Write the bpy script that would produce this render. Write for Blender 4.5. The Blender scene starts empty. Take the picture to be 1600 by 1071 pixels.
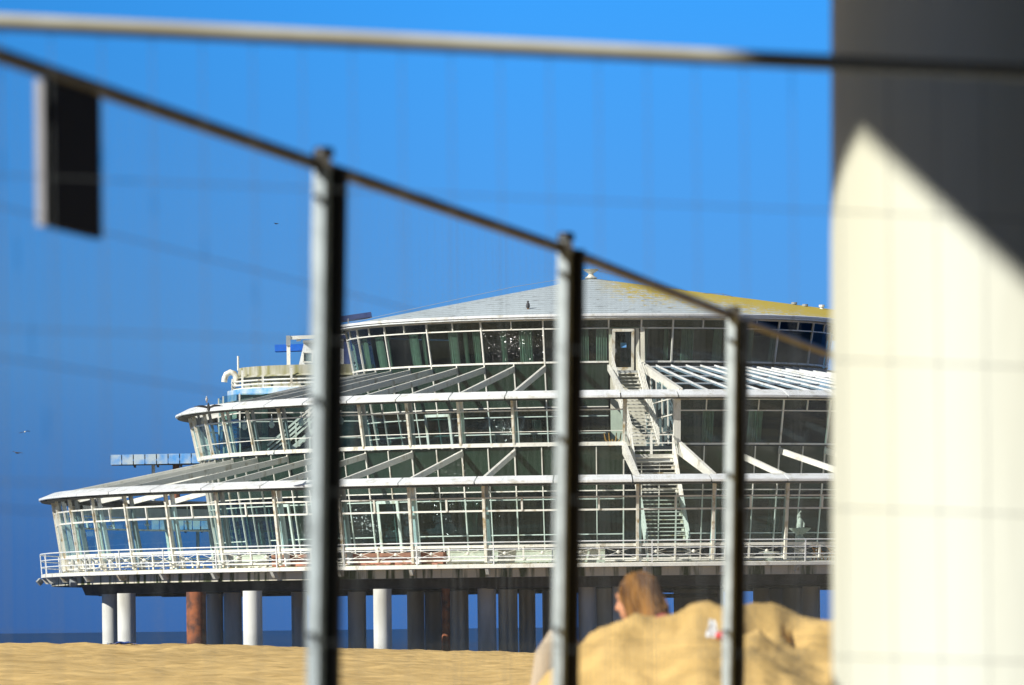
import bpy, bmesh, math, random
from mathutils import Vector, Matrix, noise
R = math.radians
rnd = random.Random(7)
sc = bpy.context.scene
COL = sc.collection

# ------------------------------------------------------------------ camera
FPX, PPX, PPY, ROLL = 8889.0, 800.0, 981.0, 0.0112
cam_d = bpy.data.cameras.new('camera')
cam = bpy.data.objects.new('camera', cam_d); COL.objects.link(cam)
cam_d.sensor_width = 36.0; cam_d.lens = 200.0
cam_d.shift_y = (PPY - 535.5) / 1600.0
cam_d.clip_start = 0.5; cam_d.clip_end = 60000
cam.matrix_world = Matrix.Rotation(R(90), 4, 'X') @ Matrix.Rotation(-ROLL, 4, 'Z')
cam_d.dof.use_dof = True; cam_d.dof.focus_distance = 280.0
cam_d.dof.aperture_fstop = 6.6; cam_d.dof.aperture_blades = 0
sc.camera = cam

def at(px, py, Y):
    dx, dy = px - PPX, PPY - py
    u = dx * math.cos(ROLL) + dy * math.sin(ROLL)
    v = -dx * math.sin(ROLL) + dy * math.cos(ROLL)
    return Vector((u / FPX * Y, Y, v / FPX * Y))

# ------------------------------------------------------------------ world, sun, exposure
SUN_EL, SUN_AZ = R(34.6), R(57)            # azimuth: to the left of straight behind the camera
sun_dir = Vector((-math.sin(SUN_AZ) * math.cos(SUN_EL), -math.cos(SUN_AZ) * math.cos(SUN_EL), math.sin(SUN_EL)))
w = bpy.data.worlds.new('World'); sc.world = w; w.use_nodes = True
nt = w.node_tree; nt.nodes.clear()
out = nt.nodes.new('ShaderNodeOutputWorld'); bg = nt.nodes.new('ShaderNodeBackground')
sky = nt.nodes.new('ShaderNodeTexSky'); sky.sky_type = 'NISHITA'; sky.sun_disc = False
sky.sun_elevation = SUN_EL
sky.sun_rotation = math.atan2(sun_dir.x, sun_dir.y)
sky.air_density = 1.0; sky.dust_density = 0.2; sky.ozone_density = 3.0
tc = nt.nodes.new('ShaderNodeTexCoord'); sep = nt.nodes.new('ShaderNodeSeparateXYZ')
nt.links.new(tc.outputs['Generated'], sep.inputs[0])
ramp = nt.nodes.new('ShaderNodeValToRGB')        # deep polarised blue of the low sky over the sea
mr = nt.nodes.new('ShaderNodeMapRange'); mr.inputs['From Min'].default_value = -0.01; mr.inputs['From Max'].default_value = 0.19
nt.links.new(sep.outputs['Z'], mr.inputs['Value']); nt.links.new(mr.outputs[0], ramp.inputs[0])
SKY_STR = 0.05
EXG = 2 ** -0.4
def skc(r, g, b): return (r * EXG / SKY_STR / 20, g * EXG / SKY_STR / 20, b * EXG / SKY_STR / 20, 1)
el = ramp.color_ramp.elements
el[0].position = 0.0; el[0].color = skc(.044, .150, .46)
el[1].position = 1.0; el[1].color = skc(.02, .14, .42)
for p_, c_ in ((.12, (.058, .205, .57)), (.30, (.100, .345, .78)), (.62, (.044, .365, 1.0))):
    e_ = el.new(p_); e_.color = skc(*c_)
gain = nt.nodes.new('ShaderNodeMix'); gain.data_type = 'RGBA'; gain.blend_type = 'MULTIPLY'; gain.inputs[0].default_value = 1
gain.inputs[7].default_value = (20, 20, 20, 1); nt.links.new(ramp.outputs[0], gain.inputs[6])
mr2 = nt.nodes.new('ShaderNodeMapRange'); mr2.inputs['From Min'].default_value = 0.14; mr2.inputs['From Max'].default_value = 0.40
nt.links.new(sep.outputs['Z'], mr2.inputs['Value'])
mixs = nt.nodes.new('ShaderNodeMix'); mixs.data_type = 'RGBA'
nt.links.new(mr2.outputs[0], mixs.inputs[0]); nt.links.new(gain.outputs[2], mixs.inputs[6]); nt.links.new(sky.outputs[0], mixs.inputs[7])
mr3 = nt.nodes.new('ShaderNodeMapRange'); mr3.inputs['From Min'].default_value = -.5; mr3.inputs['From Max'].default_value = .9
mr3.inputs['To Min'].default_value = .8; mr3.inputs['To Max'].default_value = 1.0      # the sky away from the sea is dimmer
nt.links.new(sep.outputs['Y'], mr3.inputs['Value'])
dim = nt.nodes.new('ShaderNodeMix'); dim.data_type = 'RGBA'; dim.blend_type = 'MULTIPLY'; dim.inputs[0].default_value = 1
nt.links.new(mixs.outputs[2], dim.inputs[6]); nt.links.new(mr3.outputs[0], dim.inputs[7])
mr4 = nt.nodes.new('ShaderNodeMapRange'); mr4.inputs['From Min'].default_value = -.10; mr4.inputs['From Max'].default_value = .0
mr4.inputs['To Min'].default_value = .74; mr4.inputs['To Max'].default_value = 1.0     # polarised sky, deeper to the left
nt.links.new(sep.outputs['X'], mr4.inputs['Value'])
dim2 = nt.nodes.new('ShaderNodeMix'); dim2.data_type = 'RGBA'; dim2.blend_type = 'MULTIPLY'; dim2.inputs[0].default_value = 1
nt.links.new(dim.outputs[2], dim2.inputs[6]); nt.links.new(mr4.outputs[0], dim2.inputs[7])
nt.links.new(dim2.outputs[2], bg.inputs[0]); bg.inputs[1].default_value = SKY_STR
nt.links.new(bg.outputs[0], out.inputs[0])
sd = bpy.data.lights.new('sun', 'SUN'); sd.energy = 5.0; sd.angle = R(0.5); sd.color = (1.0, .97, .90)
so = bpy.data.objects.new('sun', sd); COL.objects.link(so)
so.rotation_euler = sun_dir.to_track_quat('Z', 'Y').to_euler(); so.location = (-30, -10, 60)
sc.view_settings.view_transform = 'Standard'; sc.view_settings.look = 'None'
sc.view_settings.exposure = 0.4; sc.view_settings.gamma = 1.0
sc.render.engine = 'CYCLES'
cy = sc.cycles
cy.use_denoising = True; cy.max_bounces = 8; cy.transparent_max_bounces = 40
cy.diffuse_bounces = 3; cy.glossy_bounces = 3; cy.caustics_reflective = False; cy.caustics_refractive = False
cy.sample_clamp_indirect = 8

# ------------------------------------------------------------------ materials
def mat(name, base, rough=.5, metal=0.0, var=0.0, scale=3.0, bump=0.0, bscale=20.0, col2=None, stretch=(1, 1, 1), spec=.5, detail=6, thr=(.35, .65)):
    m = bpy.data.materials.new(name); m.use_nodes = True
    t = m.node_tree; b = t.nodes['Principled BSDF']
    b.inputs['Base Color'].default_value = (*base, 1); b.inputs['Roughness'].default_value = rough
    b.inputs['Metallic'].default_value = metal; b.inputs['Specular IOR Level'].default_value = spec
    co = t.nodes.new('ShaderNodeTexCoord'); mp = t.nodes.new('ShaderNodeMapping'); mp.inputs['Scale'].default_value = stretch
    t.links.new(co.outputs['Object'], mp.inputs[0])
    if var or col2:
        n = t.nodes.new('ShaderNodeTexNoise'); n.inputs['Scale'].default_value = scale; n.inputs['Detail'].default_value = detail
        t.links.new(mp.outputs[0], n.inputs[0])
        r = t.nodes.new('ShaderNodeValToRGB')
        c2 = col2 or tuple(max(0, c * (1 - var)) for c in base)
        r.color_ramp.elements[0].position = thr[0]; r.color_ramp.elements[1].position = thr[1]
        r.color_ramp.elements[0].color = (*c2, 1); r.color_ramp.elements[1].color = (*base, 1)
        t.links.new(n.outputs[0], r.inputs[0]); t.links.new(r.outputs[0], b.inputs['Base Color'])
    if bump:
        n2 = t.nodes.new('ShaderNodeTexNoise'); n2.inputs['Scale'].default_value = bscale; n2.inputs['Detail'].default_value = 5
        t.links.new(mp.outputs[0], n2.inputs[0])
        bp = t.nodes.new('ShaderNodeBump'); bp.inputs['Strength'].default_value = bump; bp.inputs['Distance'].default_value = .05
        t.links.new(n2.outputs[0], bp.inputs['Height']); t.links.new(bp.outputs[0], b.inputs['Normal'])
    return m

def glass(name, tint, base_ref=.05, edge=.6, rough=0.0, dirt=.0):
    m = bpy.data.materials.new(name); m.use_nodes = True
    t = m.node_tree; t.nodes.clear()
    o = t.nodes.new('ShaderNodeOutputMaterial'); mx = t.nodes.new('ShaderNodeMixShader')
    tr = t.nodes.new('ShaderNodeBsdfTransparent'); tr.inputs[0].default_value = (*tint, 1)
    gl = t.nodes.new('ShaderNodeBsdfGlossy'); gl.inputs['Roughness'].default_value = rough; gl.inputs[0].default_value = (.55, .8, 1.0, 1)
    lw = t.nodes.new('ShaderNodeLayerWeight'); lw.inputs[0].default_value = .5
    pw = t.nodes.new('ShaderNodeMath'); pw.operation = 'POWER'; pw.inputs[1].default_value = 4
    mr = t.nodes.new('ShaderNodeMapRange'); mr.inputs['To Min'].default_value = base_ref; mr.inputs['To Max'].default_value = edge
    t.links.new(lw.outputs['Facing'], pw.inputs[0]); t.links.new(pw.outputs[0], mr.inputs[0]); t.links.new(mr.outputs[0], mx.inputs[0])
    a = tr.outputs[0]
    if dirt:
        df = t.nodes.new('ShaderNodeBsdfDiffuse'); df.inputs[0].default_value = (.45, .5, .45, 1)
        n = t.nodes.new('ShaderNodeTexNoise'); n.inputs['Scale'].default_value = .9; n.inputs['Detail'].default_value = 6
        co = t.nodes.new('ShaderNodeTexCoord'); t.links.new(co.outputs['Object'], n.inputs[0])
        m2 = t.nodes.new('ShaderNodeMapRange'); m2.inputs['From Min'].default_value = .4; m2.inputs['From Max'].default_value = .8
        m2.inputs['To Min'].default_value = dirt * .4; m2.inputs['To Max'].default_value = dirt * 2
        t.links.new(n.outputs[0], m2.inputs[0])
        md = t.nodes.new('ShaderNodeMixShader'); t.links.new(m2.outputs[0], md.inputs[0])
        t.links.new(tr.outputs[0], md.inputs[1]); t.links.new(df.outputs[0], md.inputs[2]); a = md.outputs[0]
    t.links.new(a, mx.inputs[1]); t.links.new(gl.outputs[0], mx.inputs[2]); t.links.new(mx.outputs[0], o.inputs[0])
    return m

M = {}
M['white'] = mat('white_paint', (.80, .79, .71), .4, col2=(.50, .45, .34), scale=2.4, stretch=(1, 1, .5), thr=(.30, .43))
M['weather'] = mat('weathered_white_paint', (.76, .74, .64), .5, col2=(.40, .29, .13), scale=3.0, thr=(.32, .5))
M['canopy'] = mat('white_sheet_metal', (.80, .82, .82), .35, col2=(.58, .57, .50), scale=2.0, thr=(.30, .46))
M['grey'] = mat('grey_paint', (.36, .38, .38), .5, var=.2)
M['glass'] = glass('window_glass', (.46, .62, .58), .022, .6, dirt=.003)
M['glassdk'] = glass('tinted_window_glass', (.26, .38, .38), .028, .6, dirt=.003)
M['glasscl'] = glass('terrace_glass', (.68, .85, .85), .03, .5, dirt=.010)
M['spandrel'] = mat('dark_green_spandrel', (.020, .042, .030), .25, var=.35, scale=.7)
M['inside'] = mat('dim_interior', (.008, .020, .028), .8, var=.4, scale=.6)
M['curtain'] = mat('green_curtain', (.38, .42, .34), .9, var=.2, scale=5)
M['tiles'] = mat('grey_roof_tile', (.40, .46, .47), .7, var=.2, scale=2.0)
M['moss'] = mat('mossy_concrete', (.62, .58, .46), .85, col2=(.05, .065, .015), scale=2.6, stretch=(1, 1, .10), bump=.3, thr=(.40, .52))
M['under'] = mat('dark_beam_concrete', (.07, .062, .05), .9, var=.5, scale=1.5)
M['conc'] = mat('pale_concrete', (.72, .72, .66), .75, col2=(.40, .38, .31), scale=.9, stretch=(1, 1, .25), bump=.15, thr=(.25, .55))
M['rust'] = mat('rusted_steel', (.36, .115, .042), .9, col2=(.11, .05, .035), scale=2.5, bump=.4)
M['bluep'] = mat('faded_blue_paint', (.50, .60, .66), .6, col2=(.10, .36, .78), scale=1.3, thr=(.38, .60))
M['bluev'] = mat('vivid_blue_paint', (.01, .16, .75), .45, var=.2)
M['wood'] = mat('mossy_grey_planks', (.46, .45, .38), .9, col2=(.24, .23, .10), scale=2.4, stretch=(1, 1, .15), bump=.3, thr=(.36, .62))
M['terra'] = mat('terracotta', (.46, .20, .13), .85, var=.3)
M['cream'] = mat('cream_plaster', (.70, .68, .55), .8, var=.12)
M['stone'] = mat('white_stone', (.72, .71, .62), .8, var=.3, scale=6, bump=.2)
M['orange'] = mat('orange_paint', (.62, .27, .03), .6, var=.3)
M['plant'] = mat('green_leaves', (.07, .15, .02), .8, var=.5)
M['black'] = mat('black_plastic', (.012, .012, .013), .5, var=.3)
M['galv'] = mat('galvanised_steel', (.54, .62, .645), .5, metal=.0, var=.25, scale=14)
M['railst'] = mat('dull_brown_tube', (.12, .11, .09), .55, metal=.2, var=.4, scale=9)
M['wire'] = mat('fence_wire', (.22, .24, .24), .5, metal=.3, var=.2)
M['feather'] = mat('white_feathers', (.7, .7, .7), .8, var=.2)
M['featherg'] = mat('grey_feathers', (.10, .10, .11), .8, var=.3)
M['featherb'] = mat('black_feathers', (.018, .017, .016), .7, var=.3)
M['navy'] = mat('navy_board_paint', (.006, .007, .02), .7, var=.3, spec=.1)
M['sheet'] = mat('grey_board_edge', (.45, .45, .48), .5, var=.2)
M['colm'] = mat('cream_column_paint', (.66, .68, .61), .7, col2=(.55, .53, .38), scale=.8, stretch=(1, 1, .15), bump=.08)
M['deckw'] = mat('dark_deck_planks', (.05, .042, .03), .9, var=.5, scale=3)
M['skin'] = mat('sunlit_skin', (.66, .31, .17), .5, var=.12, scale=8)
M['hair'] = mat('blond_brown_hair', (.42, .21, .05), .6, spec=.25, col2=(.09, .036, .009), scale=10, stretch=(1.2, 1.2, .3), thr=(.40, .70))
M['coral'] = mat('coral_top_cloth', (.62, .12, .13), .8, var=.15)
M['denim'] = mat('beige_trouser_cloth', (.50, .41, .30), .9, var=.3)
M['litter'] = mat('crumpled_paper', (.72, .75, .78), .7, var=.15)
M['red'] = mat('red_plastic', (.65, .03, .03), .4, var=.15)
M['towel'] = mat('blue_towel_cloth', (.02, .07, .30), .9, var=.3)

# roof tiles with courses and yellow lichen on the lee side (world-placed growth)
def roof_mat():
    m = M['tiles']; t = m.node_tree; b = t.nodes['Principled BSDF']
    co = t.nodes.new('ShaderNodeTexCoord'); sp = t.nodes.new('ShaderNodeSeparateXYZ'); t.links.new(co.outputs['Object'], sp.inputs[0])
    wv = t.nodes.new('ShaderNodeTexWave'); wv.bands_direction = 'Z'; wv.inputs['Scale'].default_value = 2.2; wv.inputs['Distortion'].default_value = 1.2
    wv.inputs['Detail'].default_value = 3; t.links.new(co.outputs['Object'], wv.inputs[0])
    spk = t.nodes.new('ShaderNodeTexNoise'); spk.inputs['Scale'].default_value = 3.2; spk.inputs['Detail'].default_value = 3; spk.inputs['Roughness'].default_value = .6
    mp = t.nodes.new('ShaderNodeMapping'); mp.inputs['Scale'].default_value = (.5, .5, 3.2); t.links.new(co.outputs['Object'], mp.inputs[0]); t.links.new(mp.outputs[0], spk.inputs[0])
    r1 = t.nodes.new('ShaderNodeValToRGB'); r1.color_ramp.elements[0].position = .28; r1.color_ramp.elements[1].position = .40
    r1.color_ramp.elements[0].color = (.11, .11, .11, 1); r1.color_ramp.elements[1].color = (.50, .57, .60, 1)
    t.links.new(spk.outputs[0], r1.inputs[0])
    mw = t.nodes.new('ShaderNodeMix'); mw.data_type = 'RGBA'; mw.blend_type = 'MULTIPLY'; mw.inputs[0].default_value = .28
    t.links.new(r1.outputs[0], mw.inputs[6]); t.links.new(wv.outputs[0], mw.inputs[7])
    # lichen factor: x from centre and height on the roof
    a = t.nodes.new('ShaderNodeMath'); a.operation = 'MULTIPLY_ADD'; a.inputs[1].default_value = .115; a.inputs[2].default_value = 0
    t.links.new(sp.outputs['X'], a.inputs[0])
    hgt = t.nodes.new('ShaderNodeMath'); hgt.operation = 'MULTIPLY_ADD'; hgt.inputs[1].default_value = .62; hgt.inputs[2].default_value = -10.9
    t.links.new(sp.outputs['Z'], hgt.inputs[0])
    s1 = t.nodes.new('ShaderNodeMath'); s1.operation = 'ADD'; t.links.new(a.outputs[0], s1.inputs[0]); t.links.new(hgt.outputs[0], s1.inputs[1])
    n = t.nodes.new('ShaderNodeTexNoise'); n.inputs['Scale'].default_value = 2.2; n.inputs['Detail'].default_value = 6; n.inputs['Roughness'].default_value = .8
    t.links.new(co.outputs['Object'], n.inputs[0])
    s2 = t.nodes.new('ShaderNodeMath'); s2.operation = 'ADD'; nn = t.nodes.new('ShaderNodeMath'); nn.operation = 'MULTIPLY_ADD'; nn.inputs[1].default_value = 4.5; nn.inputs[2].default_value = -1.95; t.links.new(n.outputs[0], nn.inputs[0]); t.links.new(s1.outputs[0], s2.inputs[0]); t.links.new(nn.outputs[0], s2.inputs[1])
    r2 = t.nodes.new('ShaderNodeMapRange'); r2.inputs['From Min'].default_value = .20; r2.inputs['From Max'].default_value = .62
    t.links.new(s2.outputs[0], r2.inputs[0])
    g = t.nodes.new('ShaderNodeMapRange'); g.inputs['From Min'].default_value = .15; g.inputs['From Max'].default_value = 2.0
    t.links.new(sp.outputs['X'], g.inputs[0])
    f = t.nodes.new('ShaderNodeMath'); f.operation = 'MULTIPLY'; t.links.new(r2.outputs[0], f.inputs[0]); t.links.new(g.outputs[0], f.inputs[1])
    mx = t.nodes.new('ShaderNodeMix'); mx.data_type = 'RGBA'; t.links.new(f.outputs[0], mx.inputs[0]); t.links.new(mw.outputs[2], mx.inputs[6])
    mx.inputs[7].default_value = (.50, .38, .045, 1)
    t.links.new(mx.outputs[2], b.inputs['Base Color'])
roof_mat()

# ------------------------------------------------------------------ mesh helpers
class MB:
    def __init__(s): s.v = []; s.f = []
    def add(s, vs, fs):
        n = len(s.v); s.v += [tuple(x) for x in vs]; s.f += [tuple(i + n for i in f) for f in fs]; return s
    def bar(s, p, q, wd, ht, up=(0, 0, 1), w2=None, h2=None):
        p, q = Vector(p), Vector(q); d = (q - p).normalized(); up = Vector(up)
        side = d.cross(up)
        if side.length < 1e-5: side = d.cross(Vector((1, 0, 0)))
        side.normalize(); u = side.cross(d).normalized()
        w2 = wd if w2 is None else w2; h2 = ht if h2 is None else h2
        vs = []
        for c, a, b in ((p, wd / 2, ht / 2), (q, w2 / 2, h2 / 2)):
            vs += [c - side * a - u * b, c + side * a - u * b, c + side * a + u * b, c - side * a + u * b]
        return s.add(vs, [(3, 2, 1, 0), (4, 5, 6, 7), (0, 1, 5, 4), (1, 2, 6, 5), (2, 3, 7, 6), (3, 0, 4, 7)])
    def box(s, c, sx, sy, sz):
        c = Vector(c); return s.bar(c - Vector((0, 0, sz / 2)), c + Vector((0, 0, sz / 2)), sx, sy, up=(0, 1, 0))
    def tube(s, pts, r, n=8, caps=True):
        pts = [Vector(p) for p in pts]; rs = r if isinstance(r, (list, tuple)) else [r] * len(pts)
        rings = []; prev = None
        for i, p in enumerate(pts):
            d = (pts[min(i + 1, len(pts) - 1)] - pts[max(i - 1, 0)]).normalized()
            if prev is None:
                a = d.cross(Vector((0, 0, 1)));
                if a.length < 1e-3: a = d.cross(Vector((1, 0, 0)))
            else: a = prev - d * prev.dot(d)
            a.normalize(); prev = a; b = d.cross(a)
            rings.append([p + (a * math.cos(2 * math.pi * k / n) + b * math.sin(2 * math.pi * k / n)) * rs[i] for k in range(n)])
        vs = [v for rg in rings for v in rg]; fs = []
        for i in range(len(pts) - 1):
            for k in range(n):
                k2 = (k + 1) % n; fs.append((i * n + k, i * n + k2, (i + 1) * n + k2, (i + 1) * n + k))
        if caps: fs.append(tuple(range(n))[::-1]); fs.append(tuple((len(pts) - 1) * n + k for k in range(n)))
        return s.add(vs, fs)
    def lathe(s, prof, c=(0, 0, 0), n=32, a0=0, a1=360, k=1.0, cap=True):
        cx, cy_, cz = c; full = abs(a1 - a0) >= 359.9; m = n if full else n + 1; vs = []
        for r, z in prof:
            for i in range(m):
                a = R(a0 + (a1 - a0) * i / n); vs.append((cx + r * math.sin(a), cy_ - k * r * math.cos(a), cz + z))
        fs = []
        for j in range(len(prof) - 1):
            for i in range(n):
                i2 = (i + 1) % m; fs.append((j * m + i, j * m + i2, (j + 1) * m + i2, (j + 1) * m + i))
        if cap and full: fs.append(tuple(range(m))[::-1]); fs.append(tuple((len(prof) - 1) * m + i for i in range(m)))
        return s.add(vs, fs)
    def ell(s, c, rx, ry, rz, n=12, m=8, rot=None):
        c = Vector(c); vs = [Vector((0, 0, -rz))]; fs = []
        for j in range(1, m):
            t = math.pi * j / m - math.pi / 2
            for i in range(n):
                a = 2 * math.pi * i / n; vs.append(Vector((rx * math.cos(t) * math.cos(a), ry * math.cos(t) * math.sin(a), rz * math.sin(t))))
        vs.append(Vector((0, 0, rz))); top = len(vs) - 1
        for i in range(n): fs.append((0, 1 + (i + 1) % n, 1 + i)); fs.append((top, 1 + (m - 2) * n + i, 1 + (m - 2) * n + (i + 1) % n))
        for j in range(m - 2):
            for i in range(n):
                i2 = (i + 1) % n; fs.append((1 + j * n + i, 1 + j * n + i2, 1 + (j + 1) * n + i2, 1 + (j + 1) * n + i))
        if rot is not None: vs = [rot @ v for v in vs]
        return s.add([c + v for v in vs], fs)
    def build(s, name, m, parent=None, smooth=False, label=None, fix=True):
        me = bpy.data.meshes.new(name); me.from_pydata([tuple(v) for v in s.v], [], s.f); me.update()
        if fix:
            bm = bmesh.new(); bm.from_mesh(me); bmesh.ops.recalc_face_normals(bm, faces=bm.faces); bm.to_mesh(me); bm.free()
        me.materials.append(M[m] if isinstance(m, str) else m)
        if smooth:
            for p in me.polygons: p.use_smooth = True
            try: me.set_sharp_from_angle(angle=R(55))
            except Exception: pass
        o = bpy.data.objects.new(name, me); COL.objects.link(o)
        if parent is not None: o.parent = parent
        if label: o['label'] = label
        return o

def tag(o, label, cat, group=None):
    o['label'] = label; o['category'] = cat
    if group: o['group'] = group
    return o
def empty(name, loc, label, cat, group=None):
    o = bpy.data.objects.new(name, None); COL.objects.link(o); o.location = loc; o.empty_display_size = .3
    return tag(o, label, cat, group)
def struct(o): o['kind'] = 'structure'; return o
def smooth_by(o, deg=40):
    for p in o.data.polygons: p.use_smooth = True
    try: o.data.set_sharp_from_angle(angle=R(deg))
    except Exception: pass
    return o

# ------------------------------------------------------------------ setting: sea, beach, mound
def sea_mat():
    m = mat('sea_water', (.012, .05, .15), .45, spec=.12, col2=(.006, .03, .10), scale=.02, stretch=(.3, 1, 1), bump=.6, bscale=.35); return m
M['sea'] = sea_mat()
mb = MB(); xs = [-40000, -300, -60, 0, 60, 300, 40000]; ys = [-200, 120, 240, 300, 400, 700, 1500, 5000, 40000]
vs = [(x, y, -2.2) for y in ys for x in xs]; nx = len(xs)
fs = [(j * nx + i, j * nx + i + 1, (j + 1) * nx + i + 1, (j + 1) * nx + i) for j in range(len(ys) - 1) for i in range(nx - 1)]
struct(mb.add(vs, fs).build('sea', 'sea'))

def sand_mat(name, a, b, sc1, bscale, bump):
    m = mat(name, a, .95, col2=b, scale=sc1, bump=bump, bscale=bscale, spec=.15, thr=(.3, .62)); return m
M['sand'] = sand_mat('beach_sand', (.70, .48, .19), (.46, .30, .105), .8, 1.8, 1.0)
M['mound'] = sand_mat('heaped_sand', (.68, .46, .175), (.44, .29, .10), 2.2, 5.0, 1.0)

def lerp(a, b, t): return a + (b - a) * t
def sstep(a, b, x):
    t = max(0, min(1, (x - a) / (b - a))); return t * t * (3 - 2 * t)
CREST = [(-30, .42), (-22.5, -.505), (-17, -.56), (-11, -.70), (-7, -.86), (-3, -1.02), (1.5, -1.15), (6, -1.2), (60, -1.3)]
def interp(tab, x):
    if x <= tab[0][0]: return tab[0][1]
    for (x0, y0), (x1, y1) in zip(tab, tab[1:]):
        if x <= x1: return lerp(y0, y1, (x - x0) / (x1 - x0))
    return tab[-1][1]
CREST[0] = (-60, -.45)
def beach_z(x, y):
    c = interp(CREST, x)
    base = lerp(-1.05, c, sstep(70, 235, y))
    n = noise.noise(Vector((x * .35, y * .12, 0))) * .10 + noise.noise(Vector((x * 1.1, y * .5, 5))) * .10
    n2 = noise.noise(Vector((x * 2.3, y * 1.3, 9))) * .05
    far = sstep(252, 275, y)
    return lerp(base + (n + n2) * sstep(20, 90, y), -3.2, far)
def grid(name, m, xs, ys, zf):
    vs = [(x, y, zf(x, y)) for y in ys for x in xs]; nx = len(xs)
    fs = [(j * nx + i, j * nx + i + 1, (j + 1) * nx + i + 1, (j + 1) * nx + i) for j in range(len(ys) - 1) for i in range(nx - 1)]
    o = MB().add(vs, fs).build(name, m, smooth=True, fix=False); return struct(o)
def frange(a, b, s):
    n = int(round((b - a) / s)); return [a + (b - a) * i / n for i in range(n + 1)]
gx = [-260, -160, -100, -70, -50, -40, -34] + frange(-30, 30, .28) + [34, 40, 60, 100, 160, 260]
gy = frange(-14, 90, 4) + frange(91, 262, .75) + [266, 270, 275, 282, 300]
grid('beach', 'sand', gx, gy, beach_z)

M['darkground'] = mat('dark_unseen_ground', (.035, .035, .036), .9, var=.3, scale=6, bump=.2, bscale=60)
pv = MB(); pv.add([(-11, -14, -.96), (16, -14, -.96), (16, 15.0, -.96), (-9, 15.0, -.96), (-11, -14, -1.3), (16, -14, -1.3), (16, 15.0, -1.3), (-9, 15.0, -1.3)], [(0, 1, 2, 3), (7, 6, 5, 4), (0, 4, 5, 1), (1, 5, 6, 2), (2, 6, 7, 3), (3, 7, 4, 0)])
struct(pv.build('added_dark_ground', 'darkground'))  # unseen dark ground, added to cut bounce light on column and posts
M['wallc'] = mat('grey_shade_wall', (.16, .15, .13), .9, var=.35, scale=.8, bump=.2)
struct(MB().bar((6, -5.7, 2.0), (6, 26, 2.0), .5, 6.0).build('added_shade_wall', 'wallc'))  # unseen wall on the right, added to keep sky light off the column
struct(MB().bar((-12, -6, 2.0), (14, -6, 2.0), .5, 6.0).build('added_shade_wall', 'wallc'))  # unseen wall behind the camera, added to deepen the foreground shade
RIDGE_Y = 28.0
RIDGE = [(700, 1250), (800, 1120), (825, 1090), (842, 1066), (860, 1045), (880, 1028), (900, 1011), (940, 978), (965, 967), (985, 963), (1012, 964), (1045, 956), (1073, 939), (1093, 936), (1130, 941), (1160, 939), (1183, 936), (1200, 942), (1222, 952), (1245, 958), (1265, 967), (1290, 966), (1330, 970), (1450, 975), (1600, 1010), (1800, 1100)]
RZ = [(at(px, py, RIDGE_Y).x, at(px, py, RIDGE_Y).z) for px, py in RIDGE]
DIPS = []
def mound_hit(px, py):
    y = 22.0; d = at(px, py, 1.0)
    while y < 29 and mound_z(d.x * y, y) < d.z * y: y += .02
    return Vector((d.x * y, y, d.z * y))
def mound_z(x, y):
    h = interp(RZ, x); base = -1.12
    if y < RIDGE_Y: t = max(0, min(1, (y - 23.6) / (RIDGE_Y - 23.6))) ** .9; t = t * (1 - .12 * (1 - t))
    else: t = 1 - sstep(RIDGE_Y, RIDGE_Y + 1.9 if x < 1.25 else RIDGE_Y + 3.4, y)
    n = noise.noise(Vector((x * 1.3, y * .9, 2))) * .12 + noise.noise(Vector((x * 3.4, y * 1.6, 4))) * .085 + noise.noise(Vector((x * 9, y * 4, 1))) * .035 + noise.noise(Vector((x * 21, y * 9, 1))) * .012
    dip = 0
    for (cx_, cy_, r_, d_) in DIPS:
        q_ = ((x - cx_) / r_) ** 2 + ((y - cy_) / (r_ * 2.2)) ** 2
        if q_ < 9: dip += d_ * math.exp(-q_)
    hf = noise.noise(Vector((x * 5.5, y * 3, 7))) * .026 + noise.noise(Vector((x * 26, y * 12, 5))) * .014 + noise.noise(Vector((x * 14, y * 6, 3))) * .026
    lift = max(0.0, min(1.0, (h - base) / .5))
    return max(base - .3, base + (h - base) * t + n * (.25 + .75 * min(1, t * 1.6)) * (.22 + .78 * sstep(.2, 2.6, abs(y - RIDGE_Y))) * lift + hf * lift - dip)
DIPS[:] = [(h.x, h.y, r_, d_) for h, r_, d_ in ((mound_hit(1243, 971), .05, .13), (mound_hit(1236, 964), .05, .06), (mound_hit(1190, 953), .10, .09), (mound_hit(1180, 948), .08, .05),
    (mound_hit(1187, 983), .05, -.07), (mound_hit(1192, 992), .05, .07), (mound_hit(965, 1050), .22, .07), (mound_hit(1020, 1035), .25, .06), (mound_hit(1250, 1010), .28, .07), (mound_hit(1090, 958), .12, .04))]
grid('sand_mound', 'mound', frange(-1.5, 4.2, .045), frange(17, 32.2, .07), mound_z)

# ------------------------------------------------------------------ the pier pavilion
CX, CY = 4.29, 300.0
pav = empty('pier_pavilion', (CX, CY, 0), 'round white tiered glass pavilion on concrete pillars above the beach, with a grey tiled roof', 'pavilion')
def P(r, a, z, k=1.0): return Vector((r * math.sin(R(a)), -k * r * math.cos(R(a)), z))
PH = 3.6                                # angle of the stair bay edge; every 7.5 degrees a post
KA = 0.80
rA = lambda z: 12.9 - .18 * (15.66 - z)
rB = lambda z: (20.6 + .22 * (z - 8.9)) if z > 8.9 else 20.6 - .17 * (8.9 - z)
rC = lambda z: 28.22 - .155 * (6.21 - z)
def rad(a): return Vector((math.sin(R(a)), -math.cos(R(a)), 0))

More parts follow.
